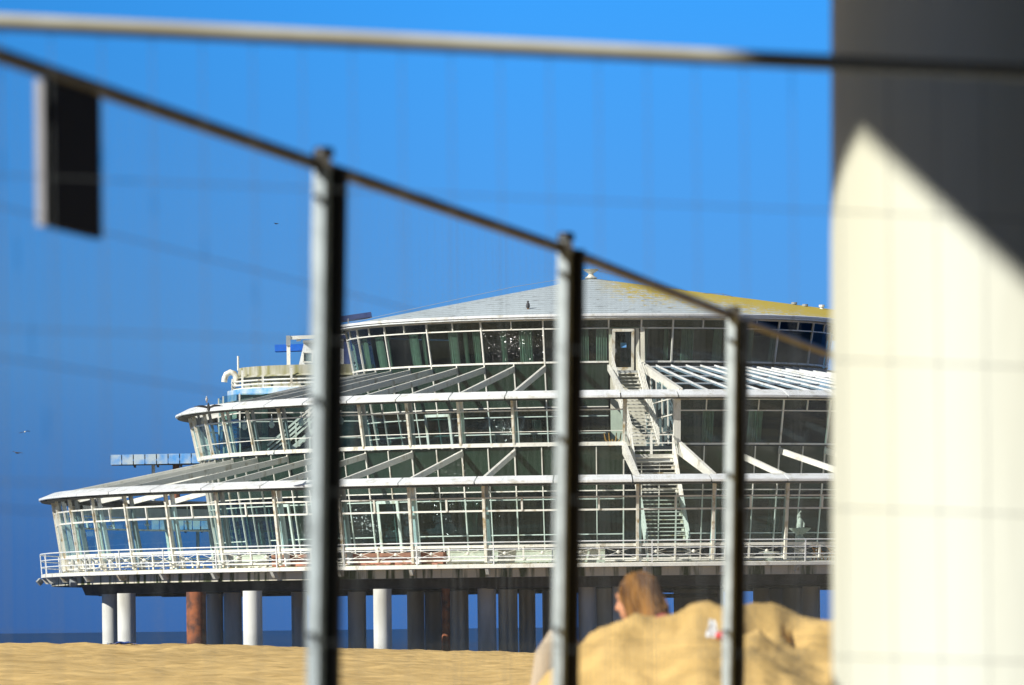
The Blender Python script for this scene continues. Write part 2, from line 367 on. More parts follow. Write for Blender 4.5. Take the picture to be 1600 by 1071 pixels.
# --- roof: eave ring, apex, and a ridge running back to the right
apex = Vector((at(924, 435, CY).x - CX, 0, at(924, 435, CY).z))
ridge = Vector((at(1345, 489.5, 307).x - CX, 7, at(1345, 489.5, 307).z))
bm = bmesh.new()
for i in range(72):
    a = i * 5; bm.verts.new(P(13.36, a, 15.90, KA))
    bm.verts.new(P(13.36 * .5, a, 15.90 + (apex.z - 15.90) * .495, KA))
bm.verts.new(apex); bm.verts.new(ridge); bm.verts.new(ridge + Vector((-.5, 6, -1.2)))
bmesh.ops.convex_hull(bm, input=bm.verts[:])
me = bpy.data.meshes.new('roof'); bm.to_mesh(me); bm.free(); me.materials.append(M['tiles'])
roof = bpy.data.objects.new('roof', me); COL.objects.link(roof); roof.parent = pav
smooth_by(roof, 25)
MB().lathe([(13.05, 15.68), (13.42, 15.70), (13.42, 15.78), (13.50, 15.80), (13.50, 15.90), (13.42, 15.93), (13.0, 15.935)], n=72, k=KA, cap=False).build('eave_gutter', 'canopy', roof)
urn = MB().lathe([(.30, 0), (.33, .05), (.20, .12), (.12, .22), (.14, .28), (.36, .42), (.42, .5), (.33, .5), (.2, .42)], c=(apex.x - .02, 0, apex.z - .03), n=16).build('roof_urn', 'stone', roof, smooth=True)
v_ = at(1130, 461, 303); mbw = MB()
mbw.tube([Vector((v_.x - CX, 3, v_.z - .28)), Vector((v_.x - CX, 3, v_.z + .05))], .02, 6)
mbw.tube([apex + Vector((.3, 0, .4)), Vector((v_.x - CX - 1.5, 2.0, v_.z + .06)), Vector((v_.x - CX, 3, v_.z + .05)), Vector((v_.x - CX + 1.7, 4, v_.z - .40))], .012, 4)
mbw.tube([apex + Vector((-.3, 0, .15)), Vector((-4, -2, 17.85)), Vector((-9, -3, 16.75)), Vector((-12.7, -2, 16.05))], .010, 4)
mbw.tube([P(13.3, -72, 15.9, KA), P(13.3, -72, 16.22, KA)], .03, 6)
mbw.build('roof_cable', 'grey', roof)
for px, py in ((1241, 475), (1258, 478), (1284, 479)):
    v = at(px, py, 305); MB().tube([(v.x - CX, 5, v.z - .45), (v.x - CX, 5, v.z - .03), (v.x - CX, 5, v.z - .03), (v.x - CX, 5, v.z + .08)], [.11, .11, .16, .16], 10).build('roof_vent', 'grey' if px < 1270 else 'canopy', roof)

# --- generic glazed bay
def bay(name, a0, a1, rf, k, zs, thin, mats, nsub=0, subz=None, wt=.07, pane=None, trans=None, mull_mat='white', skip_pane=False, rows=None):
    """frame with mullion on a0, optional half mullions, transoms at the given heights; one pane child"""
    f = MB(); z0, z1 = zs[0], zs[-1]
    def mull(a, za, zb, wd):
        f.bar(P(rf(za), a, za, k), P(rf(zb), a, zb, k), wd, wd * 1.3, up=rad(a))
    mull(a0, z0, z1, wt)
    if nsub:
        for i in range(1, nsub):
            a = a0 + (a1 - a0) * i / nsub
            for (za, zb) in (subz or [(z0, z1)]): mull(a, za, zb, wt * .75)
    for z, t in zip(zs, thin):
        if t <= 0: continue
        n = max(1, nsub)
        for i in range(n):
            aa, ab = a0 + (a1 - a0) * i / n, a0 + (a1 - a0) * (i + 1) / n
            e = R(ab - aa) * .0
            f.bar(P(rf(z) - .004, aa, z, k), P(rf(z) - .004, ab, z, k), wt * .9, t)
    fr = f.build(name, mull_mat, pav)
    if not skip_pane:
        for (za, zb, pm, pn) in rows:
            g = MB(); n = max(1, nsub)
            for i in range(n):
                aa, ab = a0 + (a1 - a0) * i / n, a0 + (a1 - a0) * (i + 1) / n
                g.add([P(rf(za) - .03, aa, za, k), P(rf(za) - .03, ab, za, k), P(rf(zb) - .03, ab, zb, k), P(rf(zb) - .03, aa, zb, k)], [(0, 1, 2, 3)])
            g.build(pn, pm, fr)
    return fr

# --- upper storey wall (ellipse), 15 degree bays; the door bay is left out
top_b = [PH + 15 * i for i in range(-9, 9)]
for a0 in top_b:
    parts = [(a0, a0 + 15)]
    if abs(a0 - PH) < .1: parts = [(a0 + 7.5, a0 + 15)]
    for (x0, x1) in parts:
        n = 2 if x1 - x0 > 10 else 1
        bay('window', x0, x1, rA, KA, [13.50, 15.20, 15.66], [.09, .06, .08], 'white', n, [(15.20, 15.66)], .075,
            rows=[(13.5, 15.20, 'glass', 'pane'), (15.20, 15.66, 'glassdk', 'toplight_pane')])
# lower part of that wall, seen through the open rafters: dark spandrel, then windows of the terrace floor
for i in range(-18, 1):
    a0 = PH + 7.5 * i - 7.5
    bay('spandrel_bay', a0, a0 + 7.5, rA, KA, [8.95, 9.90, 10.76, 11.23, 13.46], [.06, .05, .05, .05, 0], 'white', 1, None, .06,
        rows=[(8.95, 11.23, 'glassdk', 'pane'), (11.23, 13.46, 'spandrel', 'spandrel_panel')])
# --- interiors
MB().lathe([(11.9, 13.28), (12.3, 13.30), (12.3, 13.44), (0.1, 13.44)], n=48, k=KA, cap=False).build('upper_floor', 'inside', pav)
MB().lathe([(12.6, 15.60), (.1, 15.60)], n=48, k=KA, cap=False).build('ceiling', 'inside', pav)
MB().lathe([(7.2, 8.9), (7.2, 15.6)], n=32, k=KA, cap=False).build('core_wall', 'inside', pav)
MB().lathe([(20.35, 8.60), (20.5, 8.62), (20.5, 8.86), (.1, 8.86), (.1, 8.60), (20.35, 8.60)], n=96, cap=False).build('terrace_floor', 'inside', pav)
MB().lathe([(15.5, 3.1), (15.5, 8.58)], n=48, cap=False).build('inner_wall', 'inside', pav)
# solid back so that the bays beyond the visible half stay closed
MB().lathe([(11.4, 8.95), (12.4, 13.4), (12.8, 15.6)], n=30, a0=98, a1=246, k=KA, cap=False).build('rear_wall', 'cream', pav)

# curtains in the upper storey
def curtain(a, wdt, z0, z1, rf, k, off=.3, tie=0):
    mb = MB(); n = max(12, int(wdt * 24)); rows = 6; vs = []
    for j in range(rows + 1):
        t = j / rows; z = lerp(z1, z0, t); sq = 1 - tie * math.sin(t * math.pi * .5) ** 2
        for i in range(n + 1):
            s = (i / n - .5) * wdt * sq
            aa = a + math.degrees(s / rf(z)); o = .06 * math.sin(i * 2.2) + .01 * math.sin(i * 5 + j)
            vs.append(P(rf(z) - off + o, aa, z, k))
    fs = [(j * (n + 1) + i, j * (n + 1) + i + 1, (j + 1) * (n + 1) + i + 1, (j + 1) * (n + 1) + i) for j in range(rows) for i in range(n)]
    mb.add(vs, fs).build('curtain', 'curtain', pav, smooth=True)
for (a, wd) in ((-71, 1.0), (-62, 1.1), (-58, .5), (-47.5, .95), (-44, .35), (-35, .8), (-31.5, .35), (-28.5, .6), (-21.5, .45), (-16, .95), (-6.5, 1.1), (-2.2, .7), (2.0, .75), (12.2, .5), (17.5, .3), (23, 1.0), (31, .7), (40, .9), (49, .8)):
    curtain(a, wd * .72, 13.46, 15.25, rA, KA)
for (a, wd, t) in ((-18.5, 1.1, .55), (-16, .7, .5), (-31, .9, .4), (-41, .8, .3), (-49.5, 1.1, .6), (18, .7, 0), (26.5, .7, 0)):
    curtain(a, wd, 4.5, 6.9, rB, 1.0, .35, t)
for (a, wd) in ((15.5, .6), (22.5, .8), (-14.5, .5), (-25.2, .6)):
    curtain(a, wd, 8.95 if a > 0 else 9.0, 10.6, rB if a > 0 else rA, 1 if a > 0 else KA, .35)

# --- ring canopies
def ring_seg(a0, a1, prof, k2='canopy'):
    n = 2; g = MB(); e = .035 / prof[0][0] * 57.3
    g.lathe(prof, n=n, a0=a0 + e, a1=a1 - e, cap=False)
    m = n + 1; L = len(prof)
    g.f.append(tuple(j * m for j in range(L))); g.f.append(tuple(j * m + n for j in range(L))[::-1])
    return g.build('canopy_segment', k2, pav)
R2P = [(21.25, 11.50), (21.80, 11.19), (21.88, 11.22), (21.88, 11.31), (21.83, 11.33), (21.28, 11.60)]
R3P = [(28.35, 7.10), (28.98, 6.86), (29.08, 6.89), (29.08, 6.99), (29.02, 7.01), (28.38, 7.26)]
for i in range(-21, 15):
    a0 = PH + 7.5 * i - .55
    ring_seg(a0, a0 + 7.5, R2P); ring_seg(a0, a0 + 7.5, R3P)
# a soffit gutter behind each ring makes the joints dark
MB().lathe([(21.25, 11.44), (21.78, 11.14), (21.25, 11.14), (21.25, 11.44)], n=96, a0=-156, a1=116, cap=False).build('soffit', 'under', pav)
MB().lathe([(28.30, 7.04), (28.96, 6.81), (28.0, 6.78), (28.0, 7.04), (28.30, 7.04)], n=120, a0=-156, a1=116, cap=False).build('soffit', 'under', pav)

# --- rafters
for i in range(-20, 1):
    a = PH + 7.5 * i
    p = P(rA(13.33) + .02, a, 13.20, KA); q = P(21.2, a, 11.36)
    MB().bar(p, q, .13, .30).build('rafter', 'white', pav)
for i in range(-20, 15):
    a = PH + 7.5 * i
    MB().bar(P(20.55, a, 8.62), P(28.35, a, 7.06), .14, .28).build('rafter', 'white', pav)

# --- glazed lean-to roof right of the stair
fr = MB(); gp = MB()
for i in range(0, 27):
    a = PH + 7.5 + 3.75 * i
    fr.bar(P(rA(13.4) + .03, a, 13.30, KA), P(21.3, a, 11.56), .05, .09)
for zt in (.40, .70, .02):
    for i in range(0, 26):
        a = PH + 7.5 + 3.75 * i; b = a + 3.75
        f_ = lambda aa: P(rA(13.4) + .03, aa, 13.27, KA).lerp(P(21.3, aa, 11.53), zt)
        fr.bar(f_(a), f_(b), .04, .05)
for i in range(0, 26):
    a = PH + 7.5 + 3.75 * i; b = a + 3.75
    gp.add([P(rA(13.4), a, 13.25, KA), P(rA(13.4), b, 13.25, KA), P(21.3, b, 11.52), P(21.3, a, 11.52)], [(0, 1, 2, 3)])
gr = fr.build('glass_roof', 'canopy', pav); gp.build('pane', 'glassdk', gr)
mb = MB(); a = PH + 7.5
mb.bar(P(rA(13.4) + .05, a, 13.32, KA), P(21.35, a, 11.45), .2, .42); mb.bar(P(21.0, a - .4, 8.9), P(21.2, a - .4, 11.3), .34, .2, up=rad(a))
mb.build('stair_side_beam', 'white', pav)
fr = MB()
for i in range(6):
    y_ = lerp(-11, -20.6, i / 5); fr.bar((2.62 + i * .23, y_, 8.95), (2.62 + i * .23, y_, lerp(13.1, 11.5, i / 5)), .06, .08)
for z in (9.6, 10.4, 11.2): fr.bar((2.62, -11, z), (3.77, -20.6, z), .05, .06)
sw = fr.build('stair_screen', 'white', pav)
MB().add([(2.64, -11, 8.95), (3.79, -20.6, 8.95), (3.79, -20.6, 11.4), (2.64, -11, 13.0)], [(0, 1, 2, 3)]).build('pane', 'glass', sw)

# --- terrace storey, left: leaning posts, rail, glass; right: flush glazing
rail2 = 10.65
for i in range(-20, 0):
    a0, a1 = PH + 7.5 * i, PH + 7.5 * (i + 1); am = (a0 + a1) / 2
    f = MB()
    for z, h, wd, rr in ((8.985, .19, .16, .05), (rail2, .07, .09, .02)):
        f.bar(P(rB(z) + rr, a0, z), P(rB(z) + rr, a1, z), wd, h)
    f.bar(P(rB(9.62), a0, 9.62), P(rB(9.62), a1, 9.62), .03, .035)
    f.bar(P(rB(8.95), a0 + .15, 8.95), P(rB(rail2), a0 + .15, rail2), .05, .06, up=rad(a0))
    sr = f.build('terrace_screen', 'white', pav)
    MB().add([P(rB(9.08), a0, 9.08), P(rB(9.08), a1, 9.08), P(rB(rail2), a1, rail2), P(rB(rail2), a0, rail2)], [(0, 1, 2, 3)]).build('pane', 'glasscl', sr)
for i in range(-20, 1):
    a0 = PH + 7.5 * i; f = MB()
    f.bar(P(rB(9.08) + .05, a0, 9.0), P(rB(11.2) + .05, a0, 11.24), .11, .16, up=rad(a0)); p1 = f.build('post', 'weather', pav)
    MB().bar(P(rB(9.08) - .22, a0 + .25, 8.9), P(rB(11.2) - .2, a0 + .25, 11.3), .15, .12, up=rad(a0)).build('column', 'grey' if i % 3 else 'white', pav)
for i in range(1, 14):
    a0 = PH + 7.5 * i
    bay('terrace_window', a0, a0 + 7.5, rB, 1, [8.95, 10.58, 11.14], [.09, .06, .07], 'white', 2, [(10.58, 11.14)], .075,
        rows=[(8.95, 11.14, 'glass', 'pane')])
MB().lathe([(17.2, 8.9), (17.2, 11.8)], n=40, a0=14, a1=110, cap=False).build('back_partition', 'inside', pav)

fr = MB(); gp = MB(); bk = MB()
scr = [P(19.6, a, 0) for a in (-150, -142, -134, -126, -118, -110, -102, -94, -86, -78, -68)] + [Vector((-14.6, -6.8, 0)), Vector((-11.6, -6.4, 0))]
for k in range(len(scr) - 1):
    a_, b_ = scr[k], scr[k + 1]; inw = Vector((-(b_ - a_).y, (b_ - a_).x, 0)).normalized() * .5
    fr.bar(a_ + Vector((0, 0, 8.9)), a_ + Vector((0, 0, 12.2)), .08, .08, up=(0, 1, 0))
    for z in (9.9, 10.75, 11.2): fr.bar(a_ + Vector((0, 0, z)), b_ + Vector((0, 0, z)), .06, .055)
    gp.add([a_ + Vector((0, 0, 8.9)), b_ + Vector((0, 0, 8.9)), b_ + Vector((0, 0, 12.2)), a_ + Vector((0, 0, 12.2))], [(0, 1, 2, 3)])
    bk.add([a_ + inw * 3 + Vector((0, 0, 8.9)), b_ + inw * 3 + Vector((0, 0, 8.9)), b_ + inw * 3 + Vector((0, 0, 12.2)), a_ + inw * 3 + Vector((0, 0, 12.2))], [(0, 1, 2, 3)])
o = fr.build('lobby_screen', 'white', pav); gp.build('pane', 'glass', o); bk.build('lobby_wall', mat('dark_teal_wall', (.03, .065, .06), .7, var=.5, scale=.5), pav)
# --- lower storey inner wall: 3.75 degree bays, spandrel over windows
for i in range(-20, 14):
    a0 = PH + 7.5 * i
    if i == 0: continue
    door = i in (-5, -9)
    bay('gallery_window', a0, a0 + 7.5, rB, 1, [3.25, 4.56, 6.29, 6.70, 8.84], [.07, .05 if not door else 0, .05, .055, 0], 'white', 2, None, .065,
        rows=[(3.25, 6.70, 'glassdk', 'pane'), (6.70, 8.84, 'spandrel', 'spandrel_panel')])
bay('gallery_window', PH, PH + 7.5, rB, 1, [3.25, 6.70, 8.2], [.07, .05, .05], 'white', 3, None, .06, rows=[(3.25, 8.2, 'glassdk', 'pane')])
def door(a, rf, k, z0, z1, wd, off=.06, m='white', lab=None):
    c = P(rf((z0 + z1) / 2) + off, a, 0, k); t = Vector((math.cos(R(a)), k * math.sin(R(a)), 0)).normalized(); n = Vector((t.y, -t.x, 0))
    f = MB(); lean = lambda z: n * (rf(z) - rf((z0 + z1) / 2))
    def q(s, z): return c + t * s + lean(z) + Vector((0, 0, z))
    for s in (-wd / 2, wd / 2): f.bar(q(s, z0), q(s, z1), .14, .1, up=n)
    f.bar(q(-wd / 2, z1 - .06), q(wd / 2, z1 - .06), .1, .14); f.bar(q(-wd / 2, z0 + .08), q(wd / 2, z0 + .08), .1, .16)
    d = f.build('door', m, pav, label=lab)
    h = wd / 2 - .06
    MB().add([q(-h, z0 + .1), q(h, z0 + .1), q(h, z1 - .1), q(-h, z1 - .1)], [(0, 1, 2, 3)]).build('door_pane', 'glassdk', d)
    MB().bar(q(-h + .05, (z0 + z1) / 2 - .15) + n * .06, q(-h + .05, (z0 + z1) / 2 + .05) + n * .06, .03, .03).build('door_handle', 'grey', d)
    return d
door(-31, rB, 1, 3.25, 6.35, 1.15); door(-51.5, rB, 1, 3.25, 6.35, 1.0)
door(-41.5, rA, KA, 8.95, 11.0, 1.5)
# upper door in its recess
dd = door(6.9, rA, KA, 13.05, 15.14, .98, .12, 'weather', 'cream framed glass door at the top of the outer stair')
f = MB()
cdoor = P(rA(14.3), 7.3, 0, KA)
for s, wd in ((-.72, .16), (.66, .18), (.92, .22)): f.bar(cdoor + Vector((s, .0, 12.9)), cdoor + Vector((s, .02, 15.2)), wd, .12, up=(0, 1, 0))
f.bar(cdoor + Vector((-.8, .05, 15.22)), cdoor + Vector((1.0, .05, 15.22)), .1, .08)
f.build('door_surround', 'cream', pav)
bay('door_toplight', PH, PH + 7.5, rA, KA, [15.2, 15.66], [0, .08], 'white', 1, None, .075, rows=[(15.2, 15.66, 'glassdk', 'toplight_pane')])
mbx = MB(); mbx.box(cdoor + Vector((-.06, -.10, 14.33)), .30, .01, .24); mbx.build('door_notice', 'bluep', dd)
MB().bar(cdoor + Vector((-.8, -.2, 12.95)), cdoor + Vector((.8, -.2, 12.95)), .9, .12).build('door_step', 'grey', pav)
MB().add([cdoor + Vector((-.75, .1, 8.9)), cdoor + Vector((1.1, .1, 8.9)), cdoor + Vector((1.1, .25, 12.9)), cdoor + Vector((-.75, .25, 12.9))], [(0, 1, 2, 3)]).build('spandrel_panel', 'cream', pav)

# --- outer stairs: two flights with a landing
def flight(p, q, wd, n, rails, nm):
    p, q = Vector(p), Vector(q); d = q - p; side = Vector((d.y, -d.x, 0)).normalized() * -1
    if side.x < 0: side = -side
    st = MB()
    root = None
    for s in (-1, 1):
        o = side * (wd / 2 * s)
        m_ = MB().bar(p + o - Vector((0, 0, .05)), q + o - Vector((0, 0, .05)), .07, .34); ob = m_.build('stringer', 'white', pav)
        root = root or ob
        hb = MB()
        for hgt in rails: hb.bar(p + o + Vector((0, 0, hgt)), q + o + Vector((0, 0, hgt)), .045, .05)
        for t in (.02, .27, .52, .77, .98): hb.bar(p + d * t + o, p + d * t + o + Vector((0, 0, rails[-1])), .05, .05, up=(0, 1, 0))
        hb.build('handrail', 'white', pav)
    for i in range(n):
        c = p + d * ((i + .5) / n); MB().bar(c - side * (wd / 2 - .04), c + side * (wd / 2 - .04), .27, .045).build('tread', 'conc' if i % 4 else 'weather', pav)
        if i % 2 == 0:
            MB().box(c + side * (wd / 2 - .12) - Vector((0, 0, .12)), .12, .2, .18).build('tread_bracket', 'weather', pav)
flight((1.60, -10.6, 12.95), (2.42, -19.4, 8.75), 1.34, 22, (.45, .72, 1.0), 'upper')
flight((2.70, -20.9, 8.35), (3.30, -26.4, 3.30), 2.05, 26, (.45, .72, 1.0), 'lower')
MB().box((2.66, -20.1, 8.33), 2.1, 1.7, .20).build('landing', 'conc', pav)
MB().box((2.72, -20.97, 8.10), 2.0, .06, .24).build('landing_fascia', 'grey', pav)
f = MB()
for z in (8.62, 8.98, 9.38): f.bar((1.62, -20.94, z), (3.70, -20.94, z), .05, .055)
for x in (1.62, 2.64, 3.70): f.bar((x, -20.94, 8.42), (x, -20.94, 9.4), .07 if x != 2.64 else .13, .06, up=(0, 1, 0))
f.build('landing_railing', 'white', pav)
mb = MB()
for _ in range(60):
    c = Vector((rnd.uniform(1.8, 3.6), -20.86 + rnd.uniform(-.05, .05), 8.47)); h = rnd.uniform(.04, .13); dx = rnd.uniform(-.05, .05)
    mb.add([c + Vector((-.02, 0, 0)), c + Vector((.02, 0, 0)), c + Vector((dx, 0, h))], [(0, 1, 2)])
mb.build('weeds', 'plant', pav)['kind'] = 'stuff'
for sgn in (0, 1):
    a = PH + 7.5 * sgn
    MB().bar(P(20.6, a, 8.95), P(28.4, a, 7.08), .18, .40).build('stair_rafter', 'white', pav)

# --- lowest storey: leaning screens, crossed panels, posts, inner columns
rail1 = 6.21
for i in range(-20, 14):
    a0, a1 = PH + 7.5 * i, PH + 7.5 * (i + 1); am = (a0 + a1) / 2
    f = MB()
    for z, h, wd in ((3.25, .08, .10), (3.90, .14, .12), (5.60, .085, .10), (rail1, .075, .12)):
        f.bar(P(rC(z), a0, z), P(rC(z), a1, z), wd, h)
    for za, zb in ((5.6, rail1), (3.25, 3.9)):
        f.bar(P(rC(za), am, za), P(rC(zb), am, zb), .09, .09, up=rad(am))
    f.bar(P(rC(3.2), a0 + .12, 3.2), P(rC(rail1), a0 + .12, rail1), .05, .06, up=rad(a0))
    sr = f.build('gallery_screen', 'white', pav)
    MB().add([P(rC(3.95) - .02, a0, 3.95), P(rC(3.95) - .02, a1, 3.95), P(rC(rail1) - .02, a1, rail1), P(rC(rail1) - .02, a0, rail1)], [(0, 1, 2, 3)]).build('pane', 'glasscl', sr)
    x = MB()
    for (b0, b1) in ((a0, am), (am, a1)):
        bm_ = (b0 + b1) / 2; zc_ = 3.575
        for (pa, pz) in ((b0, 3.28), (b0, 3.84), (b1, 3.28), (b1, 3.84)):
            x.bar(P(rC(pz) - .05, pa, pz).lerp(P(rC(zc_) - .05, bm_, zc_), .08), P(rC(zc_) - .05, bm_, zc_), .018, .018)
        x.ell(P(rC(zc_) - .04, bm_, zc_), .085, .06, .085, 8, 6)
    x.build('cross_brace', 'white', sr)
for i in range(-20, 15):
    a0 = PH + 7.5 * i
    MB().bar(P(rC(3.2) + .03, a0, 3.15), P(rC(6.95) + .03, a0, 6.90), .13, .18, up=rad(a0)).build('post', 'weather', pav)
    MB().bar(P(rC(3.2) - .42, a0 + .2, 3.05), P(rC(6.95) - .30, a0 + .2, 6.85), .26, .16, up=rad(a0), w2=.17).build('column', 'canopy' if i % 2 else 'grey', pav)
MB().lathe([(27.3, 6.25), (27.3, 6.78), (27.5, 6.78), (27.5, 6.25), (27.3, 6.25)], n=50, a0=-156, a1=-97, cap=False).build('ring_beam', 'grey', pav)

# --- deck, edge band, mossy slab, dark beams
MB().lathe([(28.9, 2.84), (28.99, 2.86), (28.99, 3.02), (28.9, 3.05), (.1, 3.05), (.1, 2.84), (28.9, 2.84)], n=160, cap=False).build('deck', 'white', pav)
MB().lathe([(28.45, 2.42), (28.45, 2.84)], n=160, cap=False).build('deck_slab', 'moss', pav)
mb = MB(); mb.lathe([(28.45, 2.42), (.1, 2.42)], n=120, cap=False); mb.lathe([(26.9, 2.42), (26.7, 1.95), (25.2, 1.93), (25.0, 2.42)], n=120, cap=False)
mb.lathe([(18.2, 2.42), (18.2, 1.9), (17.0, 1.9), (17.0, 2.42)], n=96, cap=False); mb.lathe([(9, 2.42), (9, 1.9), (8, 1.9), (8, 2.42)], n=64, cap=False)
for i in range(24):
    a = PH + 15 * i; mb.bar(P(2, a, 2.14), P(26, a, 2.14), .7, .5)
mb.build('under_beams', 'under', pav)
for i in range(-20, 15):
    a0 = PH + 7.5 * i + .5; g = MB(); c = rad(a0)
    s_ = Vector((math.cos(R(a0)), math.sin(R(a0)), 0)) * .08
    v = [c * 28.95 + Vector((0, 0, 2.83)), c * 28.75 + Vector((0, 0, 2.55)), c * 28.55 + Vector((0, 0, 2.55)), c * 27.9 + Vector((0, 0, 2.7)), c * 27.9 + Vector((0, 0, 2.83))]
    g.add([p - s_ for p in v] + [p + s_ for p in v], [(0, 1, 2, 3, 4), (9, 8, 7, 6, 5)] + [(k, (k + 1) % 5, 5 + (k + 1) % 5, 5 + k) for k in range(5)])
    g.build('deck_bracket', 'weather', pav)
# --- balcony railing along the deck edge
rr = MB()
for z, t in ((4.08, .05), (3.74, .04), (3.40, .04)):
    rr.tube([P(28.9 + .12 * (z - 3) * 1.0, a, z) for a in frange(-156, 116, 2.5)], t * .72, 6)
rail = rr.build('balcony_railing', 'canopy', pav, smooth=True)
for i in range(-21, 15):
    a0 = PH + 7.5 * i + 1.2
    MB().bar(P(28.94, a0, 2.86), P(29.03, a0, 4.08), .055, .05, up=rad(a0)).build('railing_post', 'canopy', rail)
v = P(29.1, -90.5, 2.78); mb = MB(); mb.bar(v, v + Vector((-.16, -.1, -.18)), .2, .3); mb.bar(v + Vector((.3, 0, .02)), v, .05, .05); mb.build('floodlight', 'grey', pav)
v = P(28.6, -68.5, 2.66); mb = MB(); mb.bar(v, v + Vector((.05, -.25, -.22)), .34, .3); mb.build('floodlight', 'grey', pav)
# moss along the deck edge
mb = MB()
for _ in range(900):
    a = rnd.uniform(-95, 60); r_ = rnd.uniform(28.0, 28.85); c = P(r_, a, 3.05); h = rnd.uniform(.02, .07); t = Vector((math.cos(R(a)), math.sin(R(a)), 0)) * rnd.uniform(.04, .14)
    mb.add([c - t, c + t, c + t * .3 + Vector((0, 0, h)), c - t * .4 + Vector((0, 0, h * .8))], [(0, 1, 2, 3)])
mb.build('moss_growth', mat('brown_moss', (.16, .12, .04), .95, col2=(.07, .09, .015), scale=1.4), pav)['kind'] = 'stuff'

# --- pillars
PIL = [(172, 290, .40, 0), (198, 284, .46, 0), (307, 280, .49, 1), (336, 292, .43, 0), (364, 287, .46, 0), (395, 276.4, .47, 0), (468, 288, .40, 0), (510, 296, .5, 0),
       (558, 287, .46, 0), (598, 273.6, .44, 0), (650, 290, .44, 0), (677, 296, .44, 0), (697, 276, .21, 1), (718, 286, .46, 0), (761, 278, .455, 0), (794, 283, .48, 0), (824, 289, .42, 0),
       (862, 294, .47, 0), (918, 277, .43, 0), (945, 284, .42, 0), (972, 276, .45, 0), (1080, 298, .90, 0), (1116, 300, .5, 0), (1190, 294, .42, 0), (1208, 300, .5, 0), (1240, 298, .6, 0), (1268, 286, .44, 0),
       (1330, 280, .46, 0), (1400, 284, .46, 0), (1470, 290, .46, 0)]
for px, Y, r_, ru in PIL:
    x = at(px, 981, Y).x - CX; y = Y - CY
    o = MB().lathe([(r_ * 1.0, -3.4), (r_, 1.75), (r_ * 1.0, 1.93)], c=(x, y, 0), n=28).build('rusty_pillar' if ru else 'pillar', 'rust' if ru else 'conc', pav)
    if ru: o['label'] = 'rust brown steel pillar'
    smooth_by(o, 50)
# --- under-deck stair/crossbar seen between the pillars
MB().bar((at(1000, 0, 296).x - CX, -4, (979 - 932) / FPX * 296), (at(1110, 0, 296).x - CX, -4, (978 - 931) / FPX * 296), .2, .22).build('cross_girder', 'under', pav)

# --- furniture on the gallery: planters, fountain, boxes, antler stands
def thing_local(v): return Vector((CX, CY, 0)) + v
pl = [(-24.2, 2.5, 'terra', 'terracotta planter box just right of the nearest fence post'), (-18.8, 2.45, 'terra', 'terracotta planter box beside the cream low wall'),
      (-33.8, 2.1, 'terra', 'terracotta planter box just left of the nearest fence post'), (27, 1.4, 'terra', 'terracotta box beside the stone fountain')]
for a, wd, m_, lab in pl:
    c = thing_local(P(26.9, a, 3.06)); e = MB(); hw, hd, h = wd / 2, .25, .62
    vs = [(-hw, -hd, 0), (hw, -hd, 0), (hw, hd, 0), (-hw, hd, 0), (-hw - .04, -hd - .03, h), (hw + .04, -hd - .03, h), (hw + .04, hd + .03, h), (-hw - .04, hd + .03, h), (-hw + .04, -hd + .05, h), (hw - .04, -hd + .05, h), (hw - .04, hd - .05, h), (-hw + .04, hd - .05, h), (-hw + .04, -hd + .05, h - .1), (hw - .04, -hd + .05, h - .1), (hw - .04, hd - .05, h - .1), (-hw + .04, hd - .05, h - .1)]
    e.add(vs, [(0, 3, 2, 1), (0, 1, 5, 4), (1, 2, 6, 5), (2, 3, 7, 6), (3, 0, 4, 7), (4, 5, 9, 8), (5, 6, 10, 9), (6, 7, 11, 10), (7, 4, 8, 11), (8, 9, 13, 12), (9, 10, 14, 13), (10, 11, 15, 14), (11, 8, 12, 15), (12, 13, 14, 15)])
    o = e.build('planter_box', m_); o.location = c; o.rotation_euler = (0, 0, R(a)); tag(o, lab, 'planter')
for a, wd, lab in ((-13.2, 2.55, None), (-7.7, 2.55, None), (-2.2, 2.5, None), (-39.6, 2.4, None)):
    mb = MB(); a0, a1 = a - math.degrees(wd / 2 / 26.9), a + math.degrees(wd / 2 / 26.9)
    mb.bar(P(26.9, a0, 3.36), P(26.9, a1, 3.36), .14, .60); mb.bar(P(26.9, a0, 3.69), P(26.9, a1, 3.69), .2, .05); mb.build('low_wall', 'cream', pav)

F = thing_local(P(26.9, 21.1, 3.06))
fo = empty('fountain', F, 'white stone fountain with a shell bowl and small figure behind the right railing', 'fountain')
MB().lathe([(.34, 0), (.36, .06), (.24, .12), (.15, .24), (.17, .34)], n=16).build('pedestal', 'stone', fo, smooth=True)
mb = MB(); mb.lathe([(.15, .32), (.22, .45), (.30, .58), (.24, .70), (.14, .82), (.20, .95), (.24, 1.02), (.16, 1.16), (.11, 1.30)], n=12)
for k in range(7): mb.ell((.2 * math.sin(k * 1.7), .2 * math.cos(k * 1.7) - .02, .55 + .1 * k), .09, .08, .11, 8, 6)
mb.build('dolphin_stem', 'stone', fo, smooth=True)
g = MB(); n = 32
prof = [(.10, 1.27), (.26, 1.36), (.46, 1.52), (.52, 1.60), (.48, 1.60), (.25, 1.42), (.05, 1.36)]
vs = [((r_ * (1 + .05 * math.cos(i * math.pi / 2 * 2))) * math.sin(2 * math.pi * i / n), (r_ * (1 + .05 * math.cos(i * math.pi))) * math.cos(2 * math.pi * i / n), z) for r_, z in prof for i in range(n)]
g.add(vs, [(j * n + i, j * n + (i + 1) % n, (j + 1) * n + (i + 1) % n, (j + 1) * n + i) for j in range(len(prof) - 1) for i in range(n)]); g.build('shell_bowl', 'stone', fo)
